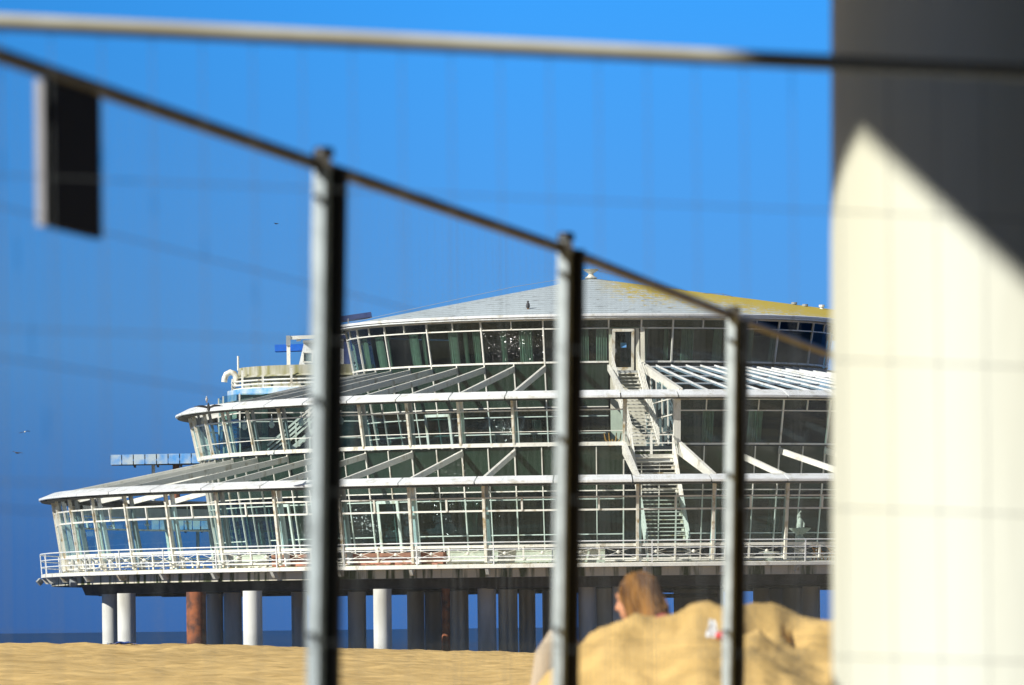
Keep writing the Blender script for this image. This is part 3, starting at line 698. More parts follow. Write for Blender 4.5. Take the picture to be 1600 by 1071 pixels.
mb = MB(); mb.tube([(-.02, 0, 1.4), (-.02, 0, 1.75), (0, 0, 1.98), (-.02, 0, 2.1)], [.16, .15, .13, .06], 10); mb.ell((-.02, 0, 2.17), .085, .09, .1, 10, 8)
mb.tube([(.10, 0, 1.95), (.20, -.03, 1.8), (.17, -.1, 1.62)], [.05, .045, .04], 8); mb.tube([(-.1, 0, 1.98), (-.1, -.02, 2.2), (.06, -.02, 2.42)], [.05, .04, .03], 8)
mb.tube([(-.08, -.03, 1.5), (-.1, -.16, 1.62), (-.08, -.14, 1.42)], [.07, .06, .05], 8); mb.build('figure', 'stone', fo, smooth=True)
for dx, a in ((0, 17.6),):
    c = thing_local(P(27.0, a, 3.06)); mb = MB().lathe([(.30, 0), (.34, .10), (.26, .14), (.30, .34), (.52, .40), (.52, .47), (.44, .47), (.4, .40)], n=20)
    o = mb.build('stone_pot', 'stone', smooth=True); o.location = c; tag(o, 'low round white stone pot left of the fountain', 'pot')
def antler(c, s, lab):
    mb = MB()
    for k in (-1, 1):
        for q in (1, .45):
            mb.tube([(0, 0, 0), (.18 * k * q, 0, .10), (.36 * k * q, 0, .26), (.42 * k * q, 0, .62)], [.045, .045, .04, .025], 6)
    mb.tube([(0, 0, -.02), (0, 0, .30)], .05, 6); mb.ell((0, 0, 0), .2, .12, .08, 8, 6)
    o = mb.build('antler_stand', 'orange', smooth=True); o.location = c; o.scale = (s, s, s); return tag(o, lab, 'ornament')
antler(thing_local(Vector((at(949, 0, 283).x - CX, -18.2, at(949, 697, 281.8).z + .03))), 1.0, 'orange antler shaped stand behind the terrace glass left of the stair')
for k, a in enumerate((23.0, 24.6)):
    c = thing_local(P(27.0, a, 3.06)); mb = MB()
    for s in (-1, 1):
        mb.tube([(s * .22, -.2, 0), (s * .2, 0, .45), (s * .25, .22, .78)], .03, 6); mb.tube([(s * .22, .2, 0), (s * .2, 0, .45)], .03, 6)
    for z, y in ((.45, 0), (.6, .1), (.75, .2)): mb.tube([(-.24, y, z), (.24, y, z)], .03, 6)
    for y in (-.2, -.07, .07, .2): mb.bar((-.22, y, .43), (.22, y, .43), .09, .025)
    o = mb.build('garden_chair', 'orange'); o.location = c; o.rotation_euler = (0, 0, R(30 + 40 * k)); tag(o, ('orange wooden garden chair nearest to the stone fountain', 'orange wooden garden chair next to the terracotta box on the right')[k], 'chair', 'orange garden chairs by the fountain')

# terrace inner stair with white rails (left part of the middle storey)
mb = MB(); s0, s1 = at(418, 697, 291), at(500, 622, 291); p, q = Vector((s0.x - CX, -9, 8.95)), Vector((s1.x - CX, -9, 11.25))
for dy in (-.5, .5):
    o = Vector((0, dy, 0)); mb.bar(p + o + Vector((.9, 0, -.0)), q + o + Vector((.9, 0, -.0)), .08, .22)
    for hgt in (.38, .62, .86, 1.1): mb.bar(p + o + Vector((0, 0, hgt - .6)), q + o + Vector((0, 0, hgt - .6)), .04, .05)
    for t in (.25, .5, .75): mb.bar(p.lerp(q, t) + o + Vector((.1, 0, -.5)), p.lerp(q, t) + o + Vector((.1, 0, .5)), .05, .05, up=(0, 1, 0))
ts = mb.build('terrace_stair', 'white', pav)
mb = MB()
for i in range(11): mb.box(p.lerp(q, i / 11) + Vector((.95, 0, .02)), .26, 1.0, .05)
mb.build('tread', 'weather', ts)

# mirror facets turned to the sun, standing in for sea-glitter reflections on panes
M['glint'] = mat('glint_mirror', (.9, .9, .9), .30, metal=1.0)
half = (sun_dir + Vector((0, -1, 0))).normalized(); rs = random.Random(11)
def glints(n, a0, a1, z0, z1, rf, k, size, cluster):
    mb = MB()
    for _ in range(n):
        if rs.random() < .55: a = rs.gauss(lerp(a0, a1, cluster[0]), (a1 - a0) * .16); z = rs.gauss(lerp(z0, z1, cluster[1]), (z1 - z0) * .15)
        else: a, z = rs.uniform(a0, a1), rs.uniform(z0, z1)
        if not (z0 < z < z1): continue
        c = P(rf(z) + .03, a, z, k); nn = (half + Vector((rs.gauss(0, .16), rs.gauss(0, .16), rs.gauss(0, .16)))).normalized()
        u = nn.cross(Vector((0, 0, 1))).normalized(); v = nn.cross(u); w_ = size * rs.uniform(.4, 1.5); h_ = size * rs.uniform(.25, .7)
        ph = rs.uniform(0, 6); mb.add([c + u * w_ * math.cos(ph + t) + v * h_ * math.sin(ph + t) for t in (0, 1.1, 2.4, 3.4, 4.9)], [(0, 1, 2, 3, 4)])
    mb.build('glint_facets', 'glint', pav)['kind'] = 'stuff'
glints(240, -27, -11.5, 13.6, 15.15, rA, KA, .009, (.55, .62))
glints(200, -26.5, -17, 9.2, 10.7, rA, KA, .009, (.5, .6))
glints(110, -27, -13, 6.9, 8.6, rB, 1, .011, (.5, .5))
glints(430, -39.5, -26.5, 4.0, 6.4, rB, 1, .0095, (.45, .5))
glints(160, -51, -44, 4.2, 6.0, rB, 1, .009, (.6, .4))
glints(110, -26, -12, 4.6, 6.6, rB, 1, .010, (.3, .6))

# hanging lamps and small plants
for a in (-62, -54, -47, -39): 
    c = P(20.2, a, 10.45); MB().lathe([(.02, .5), (.03, .16), (.12, .1), (.15, -.08), (.07, -.2)], c=c, n=10).build('hanging_lamp', 'canopy', pav)
for a in (-58, -63, -68, -74, -80, -50, -36):
    c = P(26.6, a, 5.35); mb = MB()
    for k in range(5):
        t = 2 * math.pi * k / 5; mb.tube([c + Vector((.0, 0, .1)), c + Vector((.13 * math.cos(t), .13 * math.sin(t), -.02)), c + Vector((.16 * math.cos(t), .16 * math.sin(t), .08))], .018, 5)
    mb.tube([c + Vector((0, 0, .05)), c + Vector((0, 0, .9))], .012, 5); mb.build('chandelier', 'weather', pav)

# ------------------------------------------------------------------ things behind the pavilion on the left
YB = 318.0
def loc(px, py, Y=YB): return at(px, py, Y)
# wooden drum with railing on a blue base
cD = loc(512, 600); drum = empty('lookout_drum', (cD.x, YB, 0), 'round mossy grey wooden drum with white railing on a faded blue base', 'drum')
z = lambda py, px=420: at(px, py, YB - 4).z
rD = (512 - 372) / FPX * YB
mb = MB()
mb.lathe([(rD - .25, z(608)), (rD - .1, z(589))], n=64, cap=False); mb.lathe([(rD + .25, z(588.5)), (rD + .02, z(585)), (rD, z(585)), (rD, z(571.5)), (.1, z(571.5))], n=64, cap=False); mb.lathe([(rD + .25, z(588.5)), (.1, z(588.5))], n=64, cap=False)
mb.build('plank_wall', 'wood', drum)
MB().lathe([(rD + .6, z(660)), (rD + .6, z(607)), (.1, z(607))], n=64, cap=False).build('base', 'bluep', drum)
mb = MB()
for py in (594, 600, 606):
    mb.tube([(math.sin(R(a)) * (rD + .35), -math.cos(R(a)) * (rD + .35), z(py)) for a in range(-120, 121, 6)], .05, 6)
rl = mb.build('railing', 'white', drum, smooth=True)
for k, a in enumerate(range(-100, 101, 20)):
    MB().bar(Vector((math.sin(R(a)) * (rD + .35), -math.cos(R(a)) * (rD + .35), z(609))), Vector((math.sin(R(a)) * (rD + .35), -math.cos(R(a)) * (rD + .35), z(588 if k % 2 else 577))), .12, .12, up=(0, 1, 0)).build('railing_post', 'white', rl)
c = loc(362, 595); c = Vector((c.x - cD.x, -1.5, c.z))
MB().tube([c + Vector((.35, 0, -.4)), c + Vector((.35, 0, .1)), c + Vector((.22, 0, .32)), c + Vector((0, 0, .4)), c + Vector((-.22, 0, .28)), c + Vector((-.32, 0, .05)), c + Vector((-.34, 0, -.15))], .17, 10).build('vent_pipe', 'weather', drum, smooth=True)
c = loc(373.5, 572); MB().tube([(c.x - cD.x, -1, c.z - .3), (c.x - cD.x, -1, c.z + .5)], .06, 8).build('mast', 'white', drum)

# gantry, blue beam and cabin on top
g0, g1 = loc(451, 570), loc(451, 527); ga = empty('gantry', (g0.x, YB, g0.z), 'white steel gantry post and arm above the wooden drum', 'gantry')
MB().bar((0, 0, -.6), (0, 0, g1.z - g0.z), .2, .2, up=(0, 1, 0)).build('mast', 'white', ga)
MB().bar((-.05, 0, g1.z - g0.z - .05), (4.2, 0, g1.z - g0.z + .08), .2, .2).build('arm', 'white', ga)
mb = MB(); mb.box((0, -.12, g1.z - g0.z - .2), .24, .1, .55); mb.bar((.45, 0, g1.z - g0.z - .2), (.7, 0, g1.z - g0.z - .18), .1, .1); mb.build('bracket', 'grey', ga)
b0, b1 = loc(430, 540, 322), loc(560, 536, 322)
bb = MB(); bb.bar(Vector((b0.x, 322, b0.z - .18)), Vector((b1.x, 322, b1.z - .18)), 1.2, .38)
tag(bb.build('blue_canopy', 'bluev'), 'bright blue flat canopy beam sticking out behind the white gantry post', 'canopy')
c0, c1, c2, c3 = loc(467, 570, 316), loc(475, 536, 316), loc(552, 533, 316), loc(560, 575, 316)
ca = empty('rooftop_cabin', (c0.x, 316, c0.z), 'white rooftop cabin with a sloping side behind the tall near fence post', 'cabin')
o3 = Vector((c0.x, 316, c0.z)); v = [p - o3 for p in (c0, c3, c2, c1)]
for p in v: p.y = 0
v = v + [p + Vector((0, 3, 0)) for p in v]
MB().add(v, [(0, 1, 2, 3), (7, 6, 5, 4), (0, 4, 5, 1), (1, 5, 6, 2), (2, 6, 7, 3), (3, 7, 4, 0)]).build('body', 'canopy', ca)
MB().bar(v[3] + Vector((-.05, 1.4, .06)), v[2] + Vector((.1, 1.4, .06)), 3.4, .14).build('roof', 'grey', ca)
wf = MB(); wa = [loc(*q_, 316) - o3 for q_ in ((474, 566), (488, 566), (488, 551), (474, 551))]
for k in range(4): wf.bar(wa[k] + Vector((0, -.05, 0)), wa[(k + 1) % 4] + Vector((0, -.05, 0)), .06, .07)
wn = wf.build('window', 'white', ca); MB().add([p + Vector((0, -.02, 0)) for p in wa], [(0, 1, 2, 3)]).build('pane', 'glassdk', wn)
d0, d1 = loc(538, 500, 314), loc(552, 600, 314)
wl = MB(); wl.bar(Vector((d0.x - .05, 314, d0.z - 2.5)), Vector((d0.x + 2.5, 314, d0.z - 2.5)), .4, 2.9); wl.bar(Vector((d0.x - .2, 314, d0.z - .95)), Vector((d0.x + 2.5, 314, d0.z - .95)), .7, .2)
wl.bar(Vector((d0.x - .2, 314, d0.z + .02)), Vector((d0.x + 1.5, 314, d0.z + .25)), 1.2, .28)
tag(wl.build('service_wall', mat('slate_blue_paint', (.05, .08, .22), .5, var=.3)), 'slate blue wall end just left of the upper windows, behind the fence post', 'wall')

# blue walkway platforms at the far left
def platform(px0, px1, py0, py1, Y, lab, rails=True):
    a, b = at(px0, py0, Y), at(px1, py0 - 5, Y); h = at(px0, py0, Y).z - at(px0, py1, Y).z
    root = empty('walkway_platform', (a.x, Y, a.z - h), lab, 'platform')
    L = b.x - a.x
    n = 9; mb = MB()
    for k in range(n):
        x0, x1 = L * k / n + .03, L * (k + 1) / n - .03
        mb.box(((x0 + x1) / 2, 0, h / 2 + .04 * k / n), x1 - x0, .08, h)
    mb.build('fascia_panels', 'bluep', root)
    MB().bar((0, 1.6, h - .12), (L, 1.6, h - .02), 3.1, .16).build('slab', 'under', root)
    mb = MB()
    for k in (2, 4, 6, 8): mb.bar((L * k / n, 1.5, -.06), (L * k / n, .1, .12), .12, .16)
    mb.bar((.05, .5, .02), (L, .5, .02), .16, .12)
    mb.build('bracket', 'under', root)
    for k, t in enumerate((.40, .62) if py0 < 750 else (.61, .88)):
        MB().tube([(L * t, 1.2, -3.0 if py0 < 750 else -9), (L * t, 1.2, 0)], .10 if k == 0 else .2, 8).build('support_post', 'white' if k == 0 else 'rust', root)
    if rails:
        mb = MB()
        for zz in (.28, .6, .95): mb.bar((L * .83, .3, h + zz), (L, .3, h + zz), .05, .05)
        mb.bar((L * .83, .3, h), (L * .83, .3, h + 1.02), .12, .12, up=(0, 1, 0)); mb.build('railing', 'grey', root)
    return root
platform(172, 335, 711, 726.5, 322, 'faded blue walkway platform jutting out to the left above the lowest roof')
platform(236, 352, 808, 829, 322.6, 'lower faded blue platform seen through the left end windows', False)

# ------------------------------------------------------------------ birds
def bird(name, c, span, yaw, wingpose, body, wing, lab, group=None, pitch=0.0):
    root = empty(name, c, lab, 'bird', group); s = span
    root.rotation_euler = (pitch, 0, yaw)
    b = MB(); b.tube([(0, -.22 * s, 0), (0, -.16 * s, .01 * s), (0, -.02 * s, .0), (0, .14 * s, .0), (0, .27 * s, .01 * s)], [.015 * s, .045 * s, .062 * s, .045 * s, .018 * s], 10)
    b.ell((0, -.2 * s, .025 * s), .036 * s, .045 * s, .036 * s, 8, 6); b.tube([(0, -.24 * s, .02 * s), (0, -.29 * s, .012 * s)], [.014 * s, .004 * s], 6)
    b.build('body', body, root, smooth=True)
    for sg in (-1, 1):
        w_ = MB(); pts = []
        u1, u2 = wingpose[0 if sg < 0 else 1]
        for t, zz, ch, y0 in ((.03, .02, .17, -.08), (.2, u1, .19, -.11), (.36, (u1 + u2) / 2 + .02, .14, -.06), (.5, u2, .03, .03)):
            pts += [Vector((sg * t * s, y0 * s, zz * s)), Vector((sg * t * s, (y0 + ch) * s, zz * s - .030 * s)), Vector((sg * t * s, (y0 + ch * .35) * s, zz * s + .016 * s))]
        fs = []
        for k in range(3):
            a_, b_ = 3 * k, 3 * k + 3; fs += [(a_, a_ + 2, b_ + 2, b_), (a_ + 2, a_ + 1, b_ + 1, b_ + 2), (a_ + 1, a_, b_, b_ + 1)]
        fs += [(0, 1, 2), (9, 11, 10)]
        w_.add(pts, fs).build('wing', wing, root, smooth=True)
    return root
bird('flying_gull', at(38.5, 675, 260), .50, R(20), ((-.03, -.12), (.08, .03)), 'feather', 'featherb', 'pale gull flying at the far left, the upper of two', 'gulls in the sky at left')
bird('flying_gull', at(27, 708, 270), .62, R(-35), ((.08, .12), (.02, -.03)), 'featherg', 'featherg', 'dark gull gliding at the far left, the lower of two', 'gulls in the sky at left')
bird('flying_bird', at(432, 350, 320), .45, R(60), ((.05, .08), (.06, .02)), 'featherb', 'featherb', 'tiny dark bird high in the sky left of the first fence post', )
bird('flying_bird', at(326, 637.5, 272), 1.36, R(6), ((.09, .03), (.12, .04)), 'featherb', 'featherb', 'black bird with spread wings flying in front of the middle canopy edge', pitch=R(38))
def perched(c, s, lab, body):
    root = empty('perched_bird', c, lab, 'bird')
    b = MB(); b.tube([(0, .16 * s, .10 * s), (0, .05 * s, .2 * s), (0, -.03 * s, .32 * s), (0, -.05 * s, .42 * s)], [.03 * s, .10 * s, .10 * s, .05 * s], 10); b.ell((0, -.07 * s, .47 * s), .055 * s, .07 * s, .055 * s, 8, 6)
    b.tube([(0, -.12 * s, .47 * s), (0, -.18 * s, .45 * s)], [.02 * s, .005 * s], 6); b.build('body', body, root, smooth=True)
    l = MB(); l.tube([(.03 * s, 0, 0), (.03 * s, 0, .14 * s)], .012 * s, 5); l.tube([(-.03 * s, 0, 0), (-.03 * s, 0, .14 * s)], .012 * s, 5); l.build('legs', 'orange', root)
    return root
v = at(825, 486, 291.5); perched(v, 1.0, 'dark pigeon perched on the grey tiled roof', 'featherg')
v = at(323, 629.5, 285); perched(v, .62, 'small gull sitting on the middle canopy edge at its left end', 'feather')

# ------------------------------------------------------------------ foreground: sun-side deck overhead, column
BASE = -0.92
tilt = Matrix.Rotation(R(.0), 4, 'Y')
YC, RC = 13.25, .60
ccx = (1297 - 800) / FPX * (YC) + RC + .005
co = MB()
prof = [(RC, BASE - .4), (RC, .3), (RC, 5.0)]
co.lathe(prof, n=96)
cobj = co.build('concrete_column', 'colm', smooth=False); smooth_by(cobj, 50)
cobj.location = (ccx, YC, 0); cobj.rotation_euler = (0, R(.55), 0)
tag(cobj, 'thick pale cream round column filling the right edge, half in shade', 'column')

def unproj(X, Z, zD):       # point of the plane y = 12 carried along the sun ray up to height zD
    t = (zD - Z) / sun_dir.z; return Vector((X + sun_dir.x * t, 12 + sun_dir.y * t, zD))
def sunproj(p):
    t = (p.y - 12) / -sun_dir.y; return (p.x + sun_dir.x * t, p.z + sun_dir.z * t)
def colpt(px, py):          # point on the column surface seen at that pixel
    d = at(px, py, 1.0); a = d.x * d.x + 1; b = -2 * (d.x * ccx + YC); c = ccx ** 2 + YC ** 2 - RC ** 2
    disc = max(0, b * b - 4 * a * c); y = (-b - math.sqrt(disc)) / (2 * a); return d * y
zD = 5.0
sA, sB, sC1 = sunproj(colpt(1304, 280)), sunproj(colpt(1340, 203)), sunproj(colpt(1590, 432))
near0, near1 = at(0, 35, 11.15), at(1150, 91, 11.45)
sT = sunproj(near1)
EA, EB, EC, ET = (unproj(*s, zD) for s in (sA, sB, sC1, sT))
print('SHADE', sA, sB, sC1, sT, EA, EB, EC, ET)
d1 = (EB - EC).normalized(); d2 = (ET - EC).normalized()
far = EB + (EB - EC).normalized() * 0.0
ext = ET + Vector((.34, -1, 0)) * 16
stub = EB + (EA - EB).normalized() * .55
poly = [ext, ET, EC, EB, stub, stub + Vector((.5, .8, 0)), Vector((EB.x + 1.2, 22, zD)), Vector((12, 22, zD)), Vector((12, ext.y, zD))]
bm = bmesh.new(); vs_ = [bm.verts.new(p) for p in poly]; fc = bm.faces.new(vs_)
r_ = bmesh.ops.extrude_face_region(bm, geom=[fc]); bmesh.ops.translate(bm, verts=[g for g in r_['geom'] if isinstance(g, bmesh.types.BMVert)], vec=(0, 0, .5))
bmesh.ops.recalc_face_normals(bm, faces=bm.faces)
me = bpy.data.meshes.new('overhead_deck'); bm.to_mesh(me); bm.free(); me.materials.append(M['deckw'])
dk = bpy.data.objects.new('overhead_deck', me); COL.objects.link(dk)
tag(dk, 'dark timber deck overhead whose shadow crosses the round column', 'deck')

# ------------------------------------------------------------------ mesh fences
def mesh_panel(name, p0, p1, ztop, zbot, lab, group, rt=.021, top='galv', wires_r=.0009, step=.10, hz=(.30, .60, .90, 1.2, 1.5, 1.8), frame_mat='galv', slope=0.0):
    p0, p1 = Vector((p0.x, p0.y, 0)), Vector((p1.x, p1.y, 0)); L = (p1 - p0).length; d = (p1 - p0) / L
    root = empty(name, (p0.x, p0.y, zbot), lab, 'fence', group); o = Vector((0, 0, -zbot))
    MB().tube([o + Vector((0, 0, ztop)), d * L + o + Vector((0, 0, ztop + slope * L))], rt, 12).build('top_tube', top, root, smooth=True)
    fr = MB()
    fr.tube([o + Vector((0, 0, zbot + .05)), d * L + o + Vector((0, 0, zbot + .05))], rt * .8, 8); fr.build('bottom_tube', frame_mat, root, smooth=True)
    wm = MB(); n = int(L / step)
    for i in range(n + 1):
        q = d * (i * step + (L - n * step) / 2); wm.tube([q + o + Vector((0, 0, zbot + .05)), q + o + Vector((0, 0, ztop + slope * (i * step + (L - n * step) / 2)))], wires_r, 5, caps=False)
    for h in hz:
        wm.tube([o + Vector((0, 0, ztop - h)), d * L + o + Vector((0, 0, ztop - h + slope * L))], wires_r * 1.25, 5, caps=False)
    wm.build('wire_mesh', 'wire', root)
    return root
dn = Vector((near1.x - near0.x, near1.y - near0.y, 0)).normalized(); zsl = (near1.z - near0.z) / Vector((near1.x - near0.x, near1.y - near0.y, 0)).length
M['toptube'] = mat('pale_tube', (.66, .65, .55), .45, metal=.0, col2=(.52, .48, .36), scale=5)
pa = near0 - dn * 1.2; pb = pa + dn * 3.5
np_ = mesh_panel('mesh_fence', pa, pb, near0.z - 1.2 * zsl, -.95, 'near mesh fence panel with a pale top tube crossing the whole sky', 'mesh fence panels', top='toptube', rt=.0165, slope=zsl)
M['shadest'] = mat('shade_dark_steel', (.03, .03, .028), .6, var=.3, spec=.2)  # near-black colour puts the shade on the second post tube into its material
posts = [(500, 14.0, 230), (880, 17.2, 363), (1143, 21.0, 479)]
PP = [Vector(((px - 800) / FPX * Y, Y, 0)) for px, Y, _ in posts]
dirf = (PP[1] - PP[0]).normalized()
PPx = [PP[0] - dirf * 3.3] + PP + [PP[2] + Vector((.175, 1, 0)).normalized() * 4.2]
LAB = ['mesh fence panel at far left carrying the dark board', 'mesh fence panel between the nearest and the middle grey post', 'mesh fence panel between the middle and the farthest grey post', 'mesh fence panel running behind the thick column from the farthest post']
for k in range(4):
    u = (PPx[k + 1] - PPx[k]).normalized() * .035
    mesh_panel('mesh_fence', PPx[k] + u, PPx[k + 1] - u, 1.147, -.95, LAB[k], 'mesh fence panels', top='railst', wires_r=.0010, rt=.0165)
PLAB = ['nearest square grey fence post, tallest in view', 'middle square grey fence post in front of the roof', 'farthest square grey fence post beside the round column']
for k, (px, Y, pt) in enumerate(posts):
    ztop = at(px, pt, Y).z
    root = empty('fence_post', (PP[k].x, Y, -.98), PLAB[k], 'fence post', 'grey fence posts')
    root.rotation_euler = (0, R(1.45), 0)
    # keep the point at the camera's height where it belongs
    root.location.x -= math.sin(R(1.45)) * .98
    h = ztop + .98
    def square_tube(sz, ang, off, top):
        a = R(ang); ux = Vector((math.cos(a), -math.sin(a), 0)); uy = Vector((math.sin(a), math.cos(a), 0)); q_ = sz / 2; c_ = .006
        ring = [(-q_ + c_, -q_), (q_ - c_, -q_), (q_, -q_ + c_), (q_, q_ - c_), (q_ - c_, q_), (-q_ + c_, q_), (-q_, q_ - c_), (-q_, -q_ + c_)]
        vs = [ux * x + uy * y + Vector((off[0], off[1], z)) for z in (0, top) for x, y in ring]
        return MB().add(vs, [tuple(range(8))[::-1], tuple(range(8, 16))] + [(i, (i + 1) % 8, 8 + (i + 1) % 8, 8 + i) for i in range(8)])
    square_tube(.038, 12, (-.012, 0), h - .026).build('shaft', 'galv', root)
    square_tube(.046, 12, (.025, .034), h - .05).build('brace_tube', 'shadest', root)
    cp = MB(); cp.lathe([(.026, h - .024), (.026, h - .006), (.020, h), (.004, h)], c=(-.008, .004, 0), n=16); cp.build('cap', 'black', root, smooth=True)
    for dz in (.125, .62, 1.2):
        MB().tube([Vector((-.020, -.018, h - dz)), Vector((-.023, -.036, h - dz))], .008, 8).build('bolt', 'black', root)
    b = MB(); zc = 1.147 + .98; b.bar(Vector((-.034, -.030, zc)), Vector((.012, -.030, zc)), .014, .035); b.build('clamp', 'railst', root)

# dark board on the fence at far left
def fpt(px):   # point of the fence line seen at that column
    t = (px - 800) / FPX; k = dirf.x / dirf.y; Y = (PP[0].x - k * PP[0].y) / (t - k); return Vector((t * Y, Y, 0))
b0, b1 = fpt(80), fpt(158); nrm = Vector((dirf.y, -dirf.x, 0))
zt0, zb0 = at(80, 130, b0.y).z, at(80, 354, b0.y).z
sb = empty('hanging_board', (b0.x, b0.y, zb0), 'dark navy board hung on the mesh fence at top left', 'board')
vw = (b1 - b0); H = zt0 - zb0 + .006
MB().bar(vw * .0 + nrm * .002 + Vector((0, 0, H / 2)), vw + nrm * .002 + Vector((0, 0, H / 2)), .02, H).build('panel', 'navy', sb)
MB().bar(nrm * -.006 - dirf * .012 + Vector((0, 0, 0)), nrm * -.006 - dirf * .012 + Vector((0, 0, H)), .017, .03, up=dirf).build('edge_strip', 'sheet', sb)

# ------------------------------------------------------------------ the person behind the mound
PY = 30.5
def w2(px, py, dy=0): v = at(px, py, PY); return Vector((v.x, PY + dy, v.z))
person = None
def build_person():
    J = {}; E = []
    def j(n, p, r): J[n] = (Vector(p), r)
    j('pelvis', (.58, PY, -.50), .125)
    j('waist', (.66, PY, -.36), .108); j('chest', (.735, PY, -.17), .12); j('collar', (.75, PY, -.035), .075)
    j('neck', (.715, PY, .03), .052); j('neck2', (.70, PY, .085), .05)
    E += [('pelvis', 'waist'), ('waist', 'chest'), ('chest', 'collar'), ('collar', 'neck'), ('neck', 'neck2')]
    for s, n in ((-1, 'R'), (1, 'L')):
        y = PY + s * .17
        j('sh' + n, (.80, y, -.01), .06); j('el' + n, (1.02, y + s * .05, -.2), .042); j('wr' + n, (1.10, y + s * .04, -.47), .028); j('ha' + n, (1.13, y + s * .04, -.55), .034)
        E += [('collar', 'sh' + n), ('sh' + n, 'el' + n), ('el' + n, 'wr' + n), ('wr' + n, 'ha' + n)]
        for k in range(5):
            a = R(-40 + 22 * k) * s if k else R(-75) * s
            ln = (.05, .068, .076, .07, .056)[k]; d = Vector((math.cos(a), math.sin(a), -.35)).normalized()
            j(f'f{k}{n}', J['ha' + n][0] + d * .045, .0095); j(f'g{k}{n}', J['ha' + n][0] + d * (.04 + ln * .55) + Vector((0, 0, -.004)), .009); j(f'h{k}{n}', J['ha' + n][0] + d * (.04 + ln) + Vector((0, 0, -.02)), .008)
            E += [('ha' + n, f'f{k}{n}'), (f'f{k}{n}', f'g{k}{n}'), (f'g{k}{n}', f'h{k}{n}')]
        yh = PY + s * .09; yk = PY + s * .10
        kn = w2(864, 1006); kx = kn.x + (0 if s < 0 else .05)
        j('hip' + n, (.54, yh, -.50), .095); j('kn' + n, (kx, yk, kn.z + (0 if s < 0 else -.03)), .062); j('ca' + n, (kx - .045, yk, -.30), .058); j('an' + n, (kx - .10, yk, -.56), .036); j('to' + n, (kx - .28, yk, -.60), .028)
        j('he' + n, (kx - .05, yk, -.60), .035)
        E += [('pelvis', 'hip' + n), ('hip' + n, 'kn' + n), ('kn' + n, 'ca' + n), ('ca' + n, 'an' + n), ('an' + n, 'to' + n), ('an' + n, 'he' + n)]
    names = list(J); me = bpy.data.meshes.new('sk'); me.from_pydata([J[n][0] for n in names], [(names.index(a), names.index(b)) for a, b in E], [])
    o = bpy.data.objects.new('sk', me); COL.objects.link(o)
    sk = o.modifiers.new('s', 'SKIN')
    for n, v in zip(names, me.skin_vertices[0].data): v.radius = (J[n][1], J[n][1])
    me.skin_vertices[0].data[names.index('pelvis')].use_root = True
    ss = o.modifiers.new('u', 'SUBSURF'); ss.levels = 1
    dg = bpy.context.evaluated_depsgraph_get(); me2 = bpy.data.meshes.new_from_object(o.evaluated_get(dg))
    bpy.data.objects.remove(o)
    # head: skull, jaw, nose, ears, lips; looking left and away from the camera
    hc = w2(993, 936); rot = Matrix.Rotation(R(-28), 3, 'Z') @ Matrix.Rotation(R(-8), 3, 'Y')      # local -X is where the face looks
    hd = MB()
    def L(x, y, z): return hc + rot @ Vector((x, y, z))
    hd.ell(L(.012, 0, .02), .098, .077, .100, 24, 16, rot); hd.ell(L(-.03, 0, -.045), .068, .058, .078, 20, 14, rot)
    hd.ell(L(-.060, 0, -.098), .030, .034, .024, 12, 8, rot)
    hd.tube([L(-.088, 0, .015), L(-.103, 0, -.012), L(-.118, 0, -.034), L(-.096, 0, -.046)], [.011, .012, .015, .012], 10)
    hd.ell(L(-.092, 0, -.066), .012, .022, .007, 10, 6, rot); hd.ell(L(-.090, 0, -.078), .012, .020, .008, 10, 6, rot)
    for s in (-1, 1):
        hd.ell(L(.010, s * .078, -.012), .018, .010, .030, 10, 8, rot); hd.ell(L(-.083, s * .032, .018), .012, .017, .011, 10, 8, rot); hd.ell(L(-.088, s * .032, .036), .012, .024, .007, 8, 6, rot)
    hd.tube([L(.01, 0, -.05), J['neck2'][0], J['neck'][0]], [.055, .052, .055], 14)
    n0 = len(me2.vertices); vs = [tuple(v.co) for v in me2.vertices] + hd.v; fs = [tuple(p.vertices) for p in me2.polygons] + [tuple(i + n0 for i in f) for f in hd.f]
    bpy.data.meshes.remove(me2)
    org = Vector((.58, PY, -.62)); vs = [tuple(Vector(v) - org) for v in vs]
    me3 = bpy.data.meshes.new('person'); me3.from_pydata(vs, [], fs); me3.update()
    bq = bmesh.new(); bq.from_mesh(me3); bmesh.ops.remove_doubles(bq, verts=bq.verts, dist=1e-5); bmesh.ops.holes_fill(bq, edges=bq.edges, sides=0); bmesh.ops.recalc_face_normals(bq, faces=bq.faces); bq.to_mesh(me3); bq.free()
    p = bpy.data.objects.new('tmp', me3); COL.objects.link(p)
    rm = p.modifiers.new('r', 'REMESH'); rm.mode = 'VOXEL'; rm.voxel_size = .0065
    sm = p.modifiers.new('s', 'SMOOTH'); sm.iterations = 3; sm.factor = .5
    dg = bpy.context.evaluated_depsgraph_get(); me4 = bpy.data.meshes.new_from_object(p.evaluated_get(dg)); bpy.data.objects.remove(p)
    bmk = bmesh.new(); bmk.from_mesh(me4); bmk.verts.ensure_lookup_table(); seen = set(); best = set()
    for v0 in bmk.verts:
        if v0.index in seen: continue
        st = [v0]; isl = {v0.index}
        while st:
            q = st.pop()
            for e in q.link_edges:
                w_ = e.other_vert(q)
                if w_.index not in isl: isl.add(w_.index); st.append(w_)
        seen |= isl
        if len(isl) > len(best): best = isl

    bmesh.ops.delete(bmk, geom=[v for v in bmk.verts if v.index not in best], context='VERTS'); bmk.to_mesh(me4); bmk.free()
    me4.name = 'person'; me4.materials.clear(); me4.materials.append(M['skin'])
    for q in me4.polygons: q.use_smooth = True
    p = bpy.data.objects.new('person', me4); COL.objects.link(p); p.location = org
